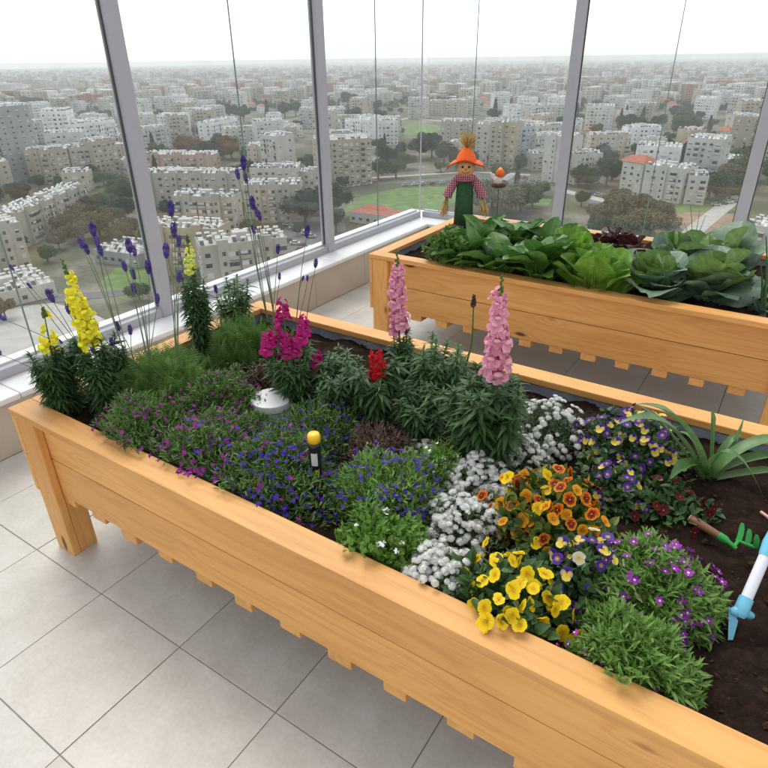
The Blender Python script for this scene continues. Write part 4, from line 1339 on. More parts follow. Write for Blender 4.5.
T_DIA = diamond_t(.26)
T_NAR = leaf_t(.17, 3, .2, .35)
T_LOBL = leaf_t(.26, 3, .25, .3)
T_OV = leaf_t(.62, 4, .25, .25, 'ovate')
T_LAN = leaf_t(.29, 5, .3, .75, lift=.12)
T_LOBF = lobelia_t()

def spos(u, v, z=0.60):
    p = at(u, v, 2, z)
    return Vector((p.x, p.y, SOILZ - 0.012))

def mound_pts(n, r, h, seed, shell=(.45, 1.0), lob=.16):
    R = np.random.default_rng(seed)
    d = unit(R.normal(size=(n, 3)))
    d[:, 2] = np.abs(d[:, 2])
    a = np.arctan2(d[:, 1], d[:, 0])
    ph = R.uniform(0, 6.28, 4)
    k = 1 + lob*np.sin(3*a+ph[0]) + lob*.7*np.sin(5*a+ph[1]) + lob*.6*np.sin(8*a+ph[2])
    bump = 1 + .12*np.sin(7*d[:, 0]+ph[3])*np.sin(6*d[:, 1]+ph[0]) + .08*np.sin(15*d[:, 0]+ph[1])*np.sin(13*d[:, 1]+ph[2])
    rad = R.uniform(shell[0]**2, shell[1]**2, n) ** .5
    P = d * rad[:, None] * np.stack([r*k, r*k, h*bump], -1)
    nrm = unit(d / np.array([r, r, h]))
    return P, nrm, R

def clear_rail(parent, P, tip):
    """keep what grows inside the box or over the rail, drop what would pass through wood"""
    o_ = np.array(parent.location)
    ok = np.ones(len(P), bool)
    for Q in (P + o_, tip + o_, (P + tip)/2 + o_):
        for (y0, y1, x0, x1) in ((0.053, 1.266, 0.029, 2.459), (2.192, 3.405, 0.026, 2.301)):
            if not (y0 - .3 < o_[1] < y1 + .3): continue
            inside = (Q[:, 1] > y0+.088) & (Q[:, 1] < y1-.085) & (Q[:, 0] > x0+.085) & (Q[:, 0] < x1-.085)
            over = (Q[:, 2] > HR + .002) & (Q[:, 1] > y0+.015)
            ok &= inside | over
    return ok

def hold_in(parent, P, R):
    """the wooden side keeps a mound in: what would lie under the rail stands up inside it or leans over it"""
    o_ = parent.location
    if o_[1] > 1.5: return P
    lim = 0.053 + .092 - o_[1]
    P = P.copy()
    m_ = P[:, 1] < lim
    over = m_ & (P[:, 2] + o_[2] > HR + .012)
    P[over, 1] = np.maximum(P[over, 1], lim - .035)
    low = m_ & ~over
    P[low, 1] = lim + R.random(low.sum())*.03
    P[low, 2] = np.maximum(P[low, 2], R.random(low.sum())*.07)
    return P

def foliage(parent, name, T, n, r, h, L_, mat, seed, up=.5, shell=(.4, 1.0), flat=.35, lob=.16):
    P, nrm, R = mound_pts(n, r, h, seed, shell, lob)
    D = nrm * (1-flat) + np.array([0, 0, up]) + R.normal(0, .45, (n, 3)) + nrm[:, [1, 0, 2]] * R.normal(0, flat, (n, 1))
    Nn = np.array([0, 0, 1.0]) + nrm*.8 + R.normal(0, .35, (n, 3))
    s = L_ * R.uniform(.65, 1.25, n)
    P[:, 2] = np.maximum(P[:, 2], .004)
    P = hold_in(parent, P, R)
    ok = clear_rail(parent, P, P + unit(D)*s[:, None])
    P, D, Nn, s = P[ok], D[ok], Nn[ok], s[ok]
    g = G().inst(T, frames(D, Nn, s), P, rnd=R.random(len(P)))
    o = g.build(name, [mat], parent)
    o['kind'] = 'stuff'
    return o

def bloom(parent, name, T, n, r, h, size, mats, seed, keep=None, proud=1.03, lob=.16, face=.9, eye=None):
    P, nrm, R = mound_pts(n*3 if keep else n, r*proud, h*proud, seed, (.9, 1.02), lob)
    if keep is not None:
        m_ = np.array([keep(p[0]/r, p[1]/r, p[2]/h) for p in P]); P, nrm = P[m_], nrm[m_]
        P, nrm = P[:n], nrm[:n]
    P = hold_in(parent, P, R)
    ok = clear_rail(parent, P, P*1.01)
    P, nrm = P[ok], nrm[ok]
    k = len(P)
    if k == 0: return None
    Nn = unit(nrm*face + R.normal(0, .3, (k, 3)) + np.array([0, 0, .25]))
    D = np.cross(Nn, R.normal(size=(k, 3)))
    s = size * R.uniform(.75, 1.2, k)
    g = G().inst(T, frames(D, Nn, s), P + Nn*.003, rnd=R.random(k))
    if eye is not None:
        Ev = np.array([(-.09, -.09, .05), (.09, -.09, .05), (.09, .09, .05), (-.09, .09, .05)])
        g.inst((Ev, np.array([(0, 1, 2, 3)])), frames(D, Nn, s), P + Nn*.003, mi=1, rnd=R.random(k))
        mats = [mats, eye]
    o = g.build(name, mats, parent)
    o['kind'] = 'stuff'
    return o

# ------------------------------------------------------------------ mounds of lobelia and the like
def lobelia(label, u, v, z, r, h, seed, flower, nf, n=5200, leaf=M_LOB, T=T_LOBL, L_=.0195, keep=None, size=.0165, second=None, eye=None, cat='flowers', name='lobelia_plant'):
    p = spos(u, v, z)
    root = empty(name, p, 0, label, cat)
    foliage(root, 'foliage', T, n, r, h, L_, leaf, seed)
    if nf: bloom(root, 'blossoms', T_LOBF, nf, r, h, size, flower, seed+1, keep, eye=eye)
    if second: bloom(root, 'blossoms', T_LOBF, second[1], r, h, size, second[0], seed+2)
    return root

lobelia('dark green mound dotted magenta beside the front rail near the yellow snapdragons', 145, 428, .60, .18, .175, 21, F_MAG, 260, 8500)
lobelia('low mound with purple pink dots between the fern foliage and the white disc', 222, 398, .60, .155, .165, 22, F_MAG, 190, 6500)
lobelia('mound thick with magenta flowers left of the blue one by the front rail', 208, 448, .60, .165, .175, 23, F_MAG, 420, 7500, second=(F_BLUE, 70))
lobelia('broad mound of deep blue flowers left of the yellow capped stake', 276, 468, .60, .195, .17, 24, F_BLUE, 400, 9500, second=(F_MAG, 90))
lobelia('small blue flowered mound behind the yellow capped stake', 318, 426, .60, .15, .14, 25, F_BLUE, 150, 6000)
lobelia('low green mound with blue dots right in front of the white lid', 250, 428, .59, .10, .10, 31, F_BLUE, 70, 4200, second=(F_MAG, 40))
lobelia('deep blue flowered mound between the stake and the white drift', 388, 488, .60, .17, .165, 26, F_BLUE, 380, 7000, leaf=M_NEM)
lobelia('faded bronze pink mound behind the deep blue flowers', 378, 442, .60, .12, .12, 27, F_MAG, 60, 4200, M_BRONZE, T_DIA, .016, size=.009)
lobelia('bright green round leaved mound with a few white flowers on the front rail', 380, 540, .60, .125, .13, 28, F_WHITE, 16, 3600, M_LIME, T_OV, .018, keep=lambda x, y, z: z > .82, size=.02)
lobelia('pale lime mound with scattered white flowers beside the white drift', 440, 460, .60, .085, .12, 29, F_WHITE, 22, 1800, M_LIME, T_NAR, .022, size=.016)
lobelia('fine light green mound with purple flowers at its edge by the front rail end', 632, 652, .60, .118, .13, 30, F_PURP, 80, 7500, M_NEM, T_LOBL, .023, keep=lambda x, y, z: z < .6, size=.019, eye=F_WHITE)

def nemesia():
    p = spos(652, 578, .60)
    r, h = .135, .14
    root = empty('nemesia_plant', p, 0, 'green mound rimmed with purple white eyed flowers beside the bare soil', 'flowers')
    foliage(root, 'foliage', T_LOBL, 8500, r, h, .024, M_NEM, 61)
    g = G()
    V, F, F3 = flower5_t()
    g.add(V, F); k0 = 0
    g.F.append((F3, 0))
    g.add([(-.1, -.1, .03), (.1, -.1, .03), (.1, .1, .03), (-.1, .1, .03)], [(0, 1, 2, 3)], 1)
    me = g.mesh('blossom', [F_PURP, F_WHITE])
    P, nrm, R = mound_pts(420, r*1.04, h*1.05, 62, (.93, 1.02))
    k = 0
    for i in range(len(P)):
        x, y = P[i][0]/r, P[i][1]/r
        if not clear_rail(root, P[i][None], P[i][None])[0]: continue
        w = .42 + .5*max(0, math.sin(3.4*x+1.2*y+.6)*math.cos(2.6*y-x))
        if R.random() > w: continue
        n_ = unit(nrm[i]*.9 + R.normal(0, .3, 3) + np.array([0, 0, .3]))
        D = np.cross(n_, R.normal(size=3))
        s = .022*R.uniform(.8, 1.15)
        Mx = np.eye(4); Mx[:3, :3] = frames(D[None], n_[None], np.array([s]))[0]; Mx[:3, 3] = P[i] + n_*.004
        link('blossom', me, root, mat=Matrix(Mx.tolist()))
        k += 1
nemesia()

# ------------------------------------------------------------------ white alyssum drift
F_CORE = petalmat('alyssum_core', [(0.42, 0.46, 0.33), (0.55, 0.58, 0.46)], .2)
def alyssum_head(seed):
    R = np.random.default_rng(seed)
    g = G()
    n = 64
    d = unit(R.normal(size=(n, 3))); d[:, 2] = np.abs(d[:, 2])*.8+.15
    d = unit(d)
    V, F, F3 = flower5_t(4, .5, .42, .04)
    D = np.cross(d, R.normal(size=(n, 3)))
    g.inst((V, F), frames(D, d, np.full(n, .34)), d*np.array([.62, .62, .34]), rnd=R.random(n))
    g.tube([(0, 0, -.9), (0, 0, 0.1)], .05, 4, 1)
    g.sphere((0, 0, .06), (.46, .46, .24), 2, 7, 5)
    return g.mesh('flower_cluster', [F_WHITE, M_SILV, F_CORE])
AH = [alyssum_head(s) for s in range(4)]
def alyssum(label, u, v, z, r, h, n, seed, nl, size=.0155, mat=M_SILV):
    p = spos(u, v, z)
    root = empty('alyssum_plant', p, 0, label, 'flowers')
    foliage(root, 'foliage', T_DIA, nl, r, h*.92, .018, mat, seed)
    P, nrm, R = mound_pts(n, r*1.03, h*1.05, seed+9, (.8, 1.02))
    for i in range(n):
        n_ = unit(nrm[i]*.7 + np.array([0, 0, .7]) + R.normal(0, .2, 3))
        if not clear_rail(root, P[i][None], P[i][None])[0]: continue
        s = size*R.uniform(.75, 1.2)
        D = np.cross(n_, R.normal(size=3))
        Mx = np.eye(4); Mx[:3, :3] = frames(D[None], n_[None], np.array([s]))[0]; Mx[:3, 3] = P[i] + n_*.006
        link('flower_cluster', AH[i % 4], root, mat=Matrix(Mx.tolist()))
    return root
alyssum('dense white alyssum below the large pink snapdragon', 480, 470, .60, .105, .10, 290, 71, 1900)
alyssum('white alyssum in the middle of the drift beside the orange pansies', 462, 512, .60, .10, .10, 280, 72, 1800)
alyssum('white alyssum spilling onto the front rail beside the yellow pansies', 440, 565, .60, .10, .10, 280, 73, 1800)
alyssum('small white alyssum clump touching the orange pansies', 505, 492, .60, .065, .09, 130, 74, 800)
alyssum('loose greenish white alyssum in front of the back rail', 548, 420, .60, .12, .13, 150, 75, 2800)
alyssum('greyish white alyssum clump beside the bronze mound', 424, 446, .585, .05, .07, 50, 76, 500)
alyssum('sparse white alyssum right of the large pink snapdragon foliage', 520, 450, .59, .09, .10, 150, 77, 1500)

# ------------------------------------------------------------------ pansies
PM = {k: [pansy_mesh('flower', M_PETAL, k, 100 + 7*i + len(k)) for i in range(3)] for k in ('yellow', 'orange', 'amber', 'viola', 'purple', 'pale', 'burgundy')}
def pansies(label, u, v, z, r, h, kinds, n, seed, nl, size, leaf=M_PANSYL, name='pansy_plant', T=T_OV, L_=.03, keep=None):
    p = spos(u, v, z)
    root = empty(name, p, 0, label, 'flowers')
    foliage(root, 'foliage', T, nl, r, h*.9, L_, leaf, seed, up=.25)
    P, nrm, R = mound_pts(n*2, r*1.02, h*1.06, seed+5, (.82, 1.04))
    tocam = unit(np.array([CAM.x-p.x, CAM.y-p.y, 0.75]))
    used = []
    for i in range(len(P)):
        if len(used) >= n: break
        if keep and not keep(P[i][0]/r, P[i][1]/r, P[i][2]/h): continue
        if P[i][2] < h*.2 or not clear_rail(root, P[i][None], P[i][None]*1.05)[0]: continue
        if any(np.linalg.norm(P[i]-q_) < size*.62 for q_ in used): continue
        used.append(P[i])
        n_ = unit(nrm[i]*.75 + tocam*.35 + R.normal(0, .46, 3))
        upv = np.array([0, 0, 1.0]) + R.normal(0, .25, 3)
        D = upv - n_*np.dot(upv, n_)
        s = size*R.uniform(.82, 1.12)
        Mx = np.eye(4); Mx[:3, :3] = frames(D[None], n_[None], np.array([s]))[0]; Mx[:3, 3] = P[i]*R.uniform(.9, 1.04) + n_*.008
        k = kinds[int(R.integers(0, len(kinds)))]
        link('flower', PM[k][i % 3], root, mat=Matrix(Mx.tolist()))
    # flower stalks
    g = G()
    for q_ in used: g.tube([q_*np.array([.6, .6, .2]), q_*np.array([.85, .85, .7]), q_], .0011, 4)
    o = g.build('stalks', [M_STEM], root); o['kind'] = 'stuff'
    return root
pansies('orange and dark red pansies beside the white drift', 548, 506, .60, .155, .15, ['orange', 'orange', 'orange', 'amber', 'amber', 'yellow'], 105, 81, 1500, .035, M_YELG)
pansies('bright yellow pansies leaning over the front rail', 503, 592, .60, .13, .14, ['yellow'], 80, 82, 1000, .036)
pansies('purple and yellow violas in front of the back rail', 632, 440, .60, .15, .155, ['viola', 'viola', 'purple', 'purple', 'viola'], 105, 83, 1700, .029, L_=.024, name='viola_plant')
pansies('blue and yellow violas between the yellow pansies and the purple mound', 585, 570, .60, .12, .14, ['purple', 'viola', 'viola', 'viola', 'pale'], 48, 84, 1100, .030, L_=.025, name='viola_plant')
pansies('blue and yellow violas between the orange pansies and the strap leaved plant', 612, 482, .59, .085, .11, ['purple', 'viola', 'purple', 'viola'], 40, 87, 800, .027, L_=.024, name='viola_plant')
pansies('small dark burgundy pansies by the strap leaved plant', 668, 494, .58, .10, .085, ['burgundy'], 16, 85, 420, .030, name='pansy_plant', L_=.026)
pansies('dark burgundy pansies on the soil behind the wooden handled rake', 702, 506, .56, .045, .05, ['burgundy'], 7, 86, 140, .026, name='pansy_plant', L_=.024)

# ------------------------------------------------------------------ snapdragons
def spike(root, p0, p1, floret_meshes, nf, size, buds=10, budsize=.007, bare=.0, part='flower_spike', budmat=None):
    """flower spike along p0->p1 (root-local); florets spiral up, buds at the tip"""
    p0, p1 = np.asarray(p0, float), np.asarray(p1, float)
    ax = unit(p1-p0); Ls = np.linalg.norm(p1-p0)
    g = G().tube(np.linspace(p0, p1, 6), np.linspace(.0035, .0015, 6), 6)
    sp = g.build(part, [M_STEM], root, smooth=True)
    R = np.random.default_rng(int(abs(p1[0]*1000+p1[2]*100)) + nf)
    frac = .80 if buds else 1.0
    a_ = unit(np.cross(ax, (0.3, .7, .1))); b_ = np.cross(ax, a_)
    for i in range(nf):
        t_ = bare + (frac-bare) * (i/max(1, nf-1))
        an = i*2.39996 + R.normal(0, .35)
        out = a_*math.cos(an) + b_*math.sin(an)
        s = size * (1 - .45*(i/max(1, nf-1))) * R.uniform(.68, 1.18)
        if i and R.random() < .10: continue
        D = unit(out + ax*R.uniform(-.25, .35))
        Mx = np.eye(4); Mx[:3, :3] = frames(D[None], ax[None], np.array([s]))[0]; Mx[:3, 3] = p0 + ax*Ls*t_ + out*.003
        link('floret', floret_meshes[i % len(floret_meshes)], sp, mat=Matrix(Mx.tolist()))
    if buds:
        g = G()
        for i in range(buds):
            t_ = frac + (1.03-frac)*i/buds
            an = i*2.4
            out = a_*math.cos(an) + b_*math.sin(an)
            s = budsize*(1-.55*i/buds)
            c = p0 + ax*Ls*t_ + out*s*.9
            g.sphere(c, (s*.7, s*.7, s*1.05), 0, 7, 5, rnd=R.random())
        o = g.build('buds', [budmat or S_BUD], sp, smooth=True); o['kind'] = 'stuff'
    return sp

def leafy(root, h, spread, stems, leafL, mat, seed, dens=70, T=T_LAN, splay=.35, name='foliage', low=.05):
    R = np.random.default_rng(seed)
    g, gs = G(), G()
    tops = []
    for k in range(stems):
        a = 2*PI*k/stems + R.uniform(-.4, .4)
        rr = spread*(0.25 if k == 0 else R.uniform(.45, 1.0))
        hh = h*(1.0 if k == 0 else R.uniform(.72, 1.0))
        base = np.array([math.cos(a)*rr*splay, math.sin(a)*rr*splay, 0])
        top = np.array([math.cos(a)*rr, math.sin(a)*rr, hh])
        pts = bezier(base, (base+top)/2 + np.array([0, 0, hh*.15]), top, 9)
        gs.tube(pts, np.linspace(.0038, .0018, 9), 5)
        tops.append(top)
        n = int(dens*1.45*hh/h)
        t_ = np.sort(R.uniform(low, 1.0, n))
        P = np.stack([np.interp(t_, np.linspace(0, 1, 9), pts[:, j]) for j in range(3)], -1)
        an = np.arange(n)*2.39996 + R.uniform(0, 6)
        out = np.stack([np.cos(an), np.sin(an), np.zeros(n)], -1)
        D = out + np.array([0, 0, 1.0])*(R.uniform(.0, .55, n) + np.clip((t_-.8)*5, 0, 1.2))[:, None]
        Nn = np.array([0, 0, 1.0]) - out*.2 + R.normal(0, .22, (n, 3))
        s = leafL*.84*R.uniform(.6, 1.2, n)*np.where(t_ > .85, .62, 1)
        ok = clear_rail(root, P, P + unit(D)*s[:, None])
        g.inst(T, frames(D[ok], Nn[ok], s[ok]), P[ok], rnd=np.clip(R.normal(.45, .25, int(ok.sum())), 0, 1))
    o = g.build(name, [mat], root, smooth=True); o['kind'] = 'stuff'
    o2 = gs.build('stems', [M_STEM], root, smooth=True); o2['kind'] = 'stuff'
    return tops

FL = {k: [snap_floret('floret', m_, 300+i, fr) for i in range(3)] for k, m_, fr in (('yel', S_YEL, 1), ('pyel', S_PYEL, 1), ('pink', S_PINK, 1.2), ('mag', S_MAG, 1.3), ('red', S_RED, 1))}

def rel(p, u, v, dy=0.0):
    """root-local point seen at photo pixel (u,v), in the upright plane through the plant facing the camera"""
    n_ = Vector((FW.x, FW.y, 0)).normalized()
    d = FW*FPX*768 + RT*(u-384) + UP*(384-v)
    s = ((p - CAM).dot(n_) + dy) / d.dot(n_)
    q_ = CAM + d*s
    return np.array(q_ - p)

def snap(label, u, v, z, ftop, spikes, leafL, spread, stems, seed, mat=M_SNAP, fl=None, size=.026, dens=70, buds=10, cat='snapdragon', bare=0.0, budmat=None):
    p = spos(u, v, z)
    root = empty('snapdragon_plant', p, 0, label, cat)
    h = z_at(p, ftop) - p.z
    leafy(root, h, spread, stems, leafL, mat, seed, dens)
    for (u0, v0, u1, v1, nf) in spikes:
        a, c = rel(p, u0, v0), rel(p, u1, v1)
        # bare stem from the foliage up to the spike
        G().tube(bezier((a[0]*.3, a[1]*.3, h*.3), (a[0]*.7, a[1]*.7, h*.7), a, 6), .0034, 6).build('flower_stem', [M_STEM], root, smooth=True)
        spike(root, a, c, FL[fl] if fl else [], nf, size, buds, bare=bare, budmat=budmat)
    return root
snap('short yellow snapdragon with one open tier at the planter corner', 64, 398, .60, 347, [(51, 350, 43, 308, 6)], .048, .08, 10, 41, fl='yel', size=.052, buds=16, dens=120)
snap('tall yellow snapdragon leaning over the parapet, packed with flowers', 108, 392, .61, 338, [(92, 342, 62, 260, 24)], .050, .105, 11, 42, fl='yel', size=.062, buds=12, dens=120)
snap('dark leafy snapdragon with a small pale yellow head by the grey post', 203, 346, .60, 268, [(192, 272, 187, 236, 9)], .045, .06, 9, 43, fl='pyel', size=.044, buds=9, dens=120)
snap('leafy green snapdragon without flowers beside the tall dark one', 238, 328, .60, 280, [], .05, .085, 9, 44, M_SNAPL, dens=80)
snap('magenta snapdragons with several chunky heads behind the white disc', 302, 390, .60, 345, [(284, 322, 282, 303, 9), (269, 350, 267, 334, 8), (288, 356, 286, 336, 10), (304, 338, 303, 319, 9), (317, 372, 316, 356, 8), (299, 352, 300, 336, 8), (278, 344, 277, 331, 6)], .048, .115, 14, 45, fl='mag', size=.050, buds=0, dens=70)
snap('red snapdragon with one low head beside the pink snapdragon', 374, 412, .60, 362, [(378, 376, 376, 354, 13)], .060, .095, 10, 46, fl='red', size=.056, buds=0, dens=60)
snap('slender pink snapdragon in front of the corner of the vegetable planter', 404, 378, .60, 330, [(399, 331, 397, 250, 30)], .040, .040, 5, 47, fl='pink', size=.060, buds=9, dens=100)
snap('large pink snapdragon with broad dark foliage and green bud tip', 484, 448, .60, 374, [(495, 371, 502, 276, 30)], .066, .115, 15, 48, fl='pink', size=.066, buds=10, dens=80)
snap('dark spent snapdragon spike beside the large pink one', 452, 398, .60, 345, [(472, 343, 474, 296, 0)], .045, .06, 5, 49, M_SNAPL, buds=22, dens=60, budmat=SPENT)
snap('light green leafy snapdragon without flowers before the back rail', 428, 392, .60, 340, [], .05, .10, 11, 50, M_SNAPL, dens=60)
snap('small leafy snapdragon between the magenta and red ones', 340, 408, .60, 372, [], .045, .08, 8, 51, dens=60)
snap('dark leafy snapdragon between the red and large pink ones', 425, 425, .59, 385, [], .05, .09, 9, 52, dens=60)
snap('low leafy snapdragon on the soil behind the magenta heads', 345, 378, .60, 350, [], .042, .075, 8, 54, M_SNAPL, dens=45)
snap('low leafy snapdragon against the back rail between the two pink spikes', 455, 372, .59, 352, [], .042, .07, 7, 55, M_SNAPL, dens=45)
# red-leaved seedlings in the gap under the magenta heads
snap('low dark red leaved plant under the magenta heads', 262, 385, .58, 360, [], .028, .05, 6, 53, leafmat('red_leaf', [(0.07, 0.012, 0.015), (0.12, 0.02, 0.02), (0.05, 0.05, 0.02)], .5, .2), dens=40)

# ------------------------------------------------------------------ lavender with long stems
def frond_t(n=8):
    V, F = [], []
    V += [(-.006, 0, 0), (.006, 0, 0), (.003, 1, -.18), (-.003, 1, -.18)]; F.append((0, 1, 2, 3))
    for i in range(n):
        t_ = .15 + .82*i/n
        ln = .30*math.sin(PI*(.2+.75*t_)) + .05
        z = -.18*t_*t_
        for s in (-1, 1):
            b_ = len(V)
            V += [(0, t_, z), (s*ln*.5, t_+ln*.42, z+.03), (s*ln, t_+ln*.62, z), (s*ln*.55, t_+ln*.28, z+.02)]
            F.append((b_, b_+1, b_+2, b_+3))
    return np.array(V), np.array(F)
T_FROND = frond_t()
def lav_head(seed):
    R = np.random.default_rng(seed)
    g = G()
    n = 44
    t_ = np.linspace(0, 1, n)
    an = np.arange(n)*2.4
    rr = .17*np.sin(PI*(.12+.8*t_))
    P = np.stack([rr*np.cos(an), rr*np.sin(an), t_], -1)
    out = np.stack([np.cos(an), np.sin(an), np.zeros(n)], -1)
    D = out*.6 + np.array([0, 0, 1.0]); N_ = out
    T = diamond_t(.75, .5, .1)
    g.inst(T, frames(D, N_, R.uniform(.24, .36, n)), P, mi=0)
    g.lathe([(.02, -.05), (.09, .1), (.11, .45), (.06, .85), (.01, 1.02)], 7, 1)
    return g.mesh('flower_head', [F_LAV, F_LGREY])
LH = [lav_head(s) for s in range(3)]
def lavender(label, u, v, z, r, h, heads, seed, nfr, loose=()):
    p = spos(u, v, z)
    root = empty('lavender_plant', p, 0, label, 'lavender')
    foliage(root, 'foliage', T_FROND, nfr, r, h, .080, M_FERN, seed, up=.9, shell=(.15, .92), flat=.25)
    R = np.random.default_rng(seed)
    for (bu, bv, pts) in heads:
        b_ = rel(p, bu, bv, R.uniform(-.05, .05))
        b_[2] = max(.015, b_[2])
        for k, (hu, hv, hs) in enumerate(pts):
            dy = R.uniform(-.04, .04)
            tip = rel(p, hu, hv, dy)
            low = tip - unit(tip - b_)*hs*.5
            mid = (b_+low)/2 + np.array([0, 0, .03]) + R.normal(0, .012, 3)
            path = bezier(b_, mid, low, 10)
            st = G().tube(path, np.linspace(.0017, .0011, 10), 5).build('flower_stem', [M_LSTEM], root, smooth=True)
            d = unit(path[-1]-path[-2] + np.array([0, 0, .012]) + R.normal(0, .003, 3))
            N_ = np.cross(d, R.normal(size=3))
            X = unit(N_); Y = np.cross(d, X)
            Mx = np.eye(4); Mx[:3, :3] = np.stack([X*hs*.8, Y*hs*.8, d*hs], -1); Mx[:3, 3] = low
            link('flower_head', LH[k % 3], st, mat=Matrix(Mx.tolist()))
    return root
B = .042; S = .032
lavender('lavender with long arching stems fanning out over the planter corner', 162, 384, .60, .165, .16, [
    (130, 372, [(93, 231, B), (81, 244, S), (101, 252, S), (87, 250, S), (97, 243, S)]),
    (150, 370, [(129, 247, B), (135, 252, S), (125, 267, S), (134, 275, S), (134, 289, S), (149, 268, B)]),
    (110, 412, [(51, 297, B), (68, 310, S)]),
    (100, 450, [(-4, 352, B)]), (152, 398, [(2, 318, S)]), (120, 420, [(30, 286, .02), (12, 268, .02)]), (145, 400, [(60, 342, .02), (158, 300, S)]),
    (140, 385, [(118, 327, S), (130, 331, S), (95, 325, S), (111, 344, S), (92, 353, S), (104, 356, S)]),
    (178, 365, [(171, 210, B), (174, 231, B), (179, 242, S), (166, 252, B), (179, 278, S)]),
], 91, 900)
lavender('ferny lavender with tall straight stems in front of the parapet', 246, 350, .60, .145, .16, [
    (268, 322, [(243, 164, B), (238, 175, S), (246, 179, S)]),
    (275, 322, [(252, 204, B), (257, 213, S), (260, 217, S), (254, 230, S)]),
    (296, 330, [(307, 232, B), (302, 279, .02), (308, 279, .02)]), (305, 330, [(316, 264, S)]), (272, 328, [(278, 250, S), (280, 277, .025)]),
    (225, 345, [(216, 290, .03)]),
], 92, 850)

# ------------------------------------------------------------------ strap-leaved plant
M_STRAP = leafmat('strap_leaf', [(0.085, 0.19, 0.05), (0.13, 0.26, 0.08), (0.17, 0.30, 0.12)], .38, .25, spec=.5)
p = spos(708, 474, .55)
root = empty('strap_leaf_plant', p, 0, 'plant with long arching strap leaves beside the bare soil', 'plant')
def strap(pts, w, mat, parent, name='leaf'):
    pts = np.asarray(pts, float)
    n = 14
    P = bezier(*pts, n)
    T = unit(np.gradient(P, axis=0))
    S_ = unit(np.cross(T, (0, 0, 1.0)))
    Nn = np.cross(S_, T)
    tt = np.linspace(0, 1, n)
    ww = w/2*np.minimum(1, .55+tt*2)*np.clip((1-tt)*3.2, 0.03, 1)
    V = np.concatenate([P - S_*ww[:, None] + Nn*(ww*.45)[:, None], P, P + S_*ww[:, None] + Nn*(ww*.45)[:, None]])
    F = []
    for i in range(n-1): F += [(i, n+i, n+i+1, i+1), (n+i, 2*n+i, 2*n+i+1, n+i+1)]
    return G().add(V, F, 0, random.random()).build(name, [mat], parent, smooth=True)
for (mu, mv, tu, tv, w, dy0, dy) in [(672, 405, 616, 425, .040, -.02, -.02), (665, 428, 634, 403, .024, .02, .02), (690, 415, 636, 404, .042, 0, -.06), (709, 430, 711, 408, .040, 0, .02), (735, 455, 744, 416, .012, 0, .05), (740, 440, 800, 440, .040, 0, .0), (738, 462, 795, 455, .040, 0, -.04), (745, 480, 790, 470, .036, 0, -.08), (690, 455, 668, 482, .038, 0, -.12), (696, 440, 678, 432, .022, 0, .08), (726, 440, 742, 436, .022, 0, .06), (722, 420, 765, 500, .02, 0, -.1)]:
    m_ = rel(p, mu, mv, dy*.6); e_ = rel(p, tu, tv, dy)
    m_[2] += .03
    strap([(rng.uniform(-.012, .012), rng.uniform(-.012, .012), 0), m_, e_], w, M_STRAP, root)
# ------------------------------------------------------------------ vegetables in the planter against the glass
def bigleaf(name, mat, W, ruf, droop, cup, seed, nx=9, ny=13, vein=1.35, prof='ovate', petiole=.16, savoy=0.0):
    """broad leaf with midrib, side veins, wavy rim and a stalk; length 1 along +y"""
    R = np.random.default_rng(seed)
    g = G()
    ph = R.uniform(0, 6.3, 4)
    V, C = [], []
    for j in range(ny):
        t_ = j/(ny-1)
        if prof == 'ovate': w = W/2*math.sin(PI*min(1, .06+.86*t_**.9))**.55
        elif prof == 'spoon': w = W/2*math.sin(PI*min(1, .05+.86*t_**1.15))**.65
        else: w = W/2*math.sin(PI*min(1, .04+.96*t_))**.8
        if j == ny-1: w *= .6
        for i in range(nx):
            s = -1+2*i/(nx-1)
            z = -droop*t_*t_ + cup*w*abs(s)**1.6 + ruf*abs(s)**2*math.sin(9*t_*(1+.2*s)+ph[0 if s < 0 else 1]) * (.35+t_)
            z += .4*ruf*math.sin(13*t_+5*s+ph[2])*abs(s)
            dv = abs((t_*6 - abs(s)*1.6) % 1 - .5)       # side veins slant forward
            z += savoy*(dv-.25)
            V.append((s*w*(1+.05*math.sin(17*t_+ph[3])), petiole+t_*(1-petiole), z))
            k = 1.0
            if abs(s) < .13: k = vein*1.15
            elif dv < .09: k = 1+(vein-1)*.6
            C.append((k, k, k*.95))
    F = [(j*nx+i, j*nx+i+1, (j+1)*nx+i+1, (j+1)*nx+i) for j in range(ny-1) for i in range(nx-1)]
    g.add(V, F, 0, .5, C)
    pts = [(0, 0, -.06), (0, petiole*.6, -.015), (0, petiole+.25, -.012-droop*.08), (0, .75, -.008-droop*.45)]
    g.tube(pts, [.030, .024, .017, .006], 6)
    g.C[-2][:] = 1.25; g.C[-1][:] = 1.25; g.C[-3][:] = 1.25
    return g.mesh(name, [mat], smooth=True)
def vegmat(name, stops, rough=.4, tr=.22):
    return leafmat(name, stops, rough, tr, tint=True, spec=.45, vein=22.0)
V_CHARD = vegmat('chard_leaf', [(0.045, 0.125, 0.022), (0.085, 0.20, 0.035), (0.06, 0.155, 0.03)])
V_LETT = vegmat('lettuce_leaf', [(0.12, 0.26, 0.025), (0.17, 0.34, 0.04), (0.10, 0.22, 0.03)], .42, .32)
V_CABB = vegmat('cabbage_leaf', [(0.10, 0.175, 0.115), (0.135, 0.215, 0.15), (0.09, 0.17, 0.085)], .45, .15)
V_CABY = vegmat('young_cabbage_leaf', [(0.12, 0.22, 0.06), (0.16, 0.27, 0.08)], .45, .22)
V_RED = vegmat('red_lettuce_leaf', [(0.045, 0.010, 0.014), (0.085, 0.018, 0.022), (0.03, 0.018, 0.012)], .4, .2)
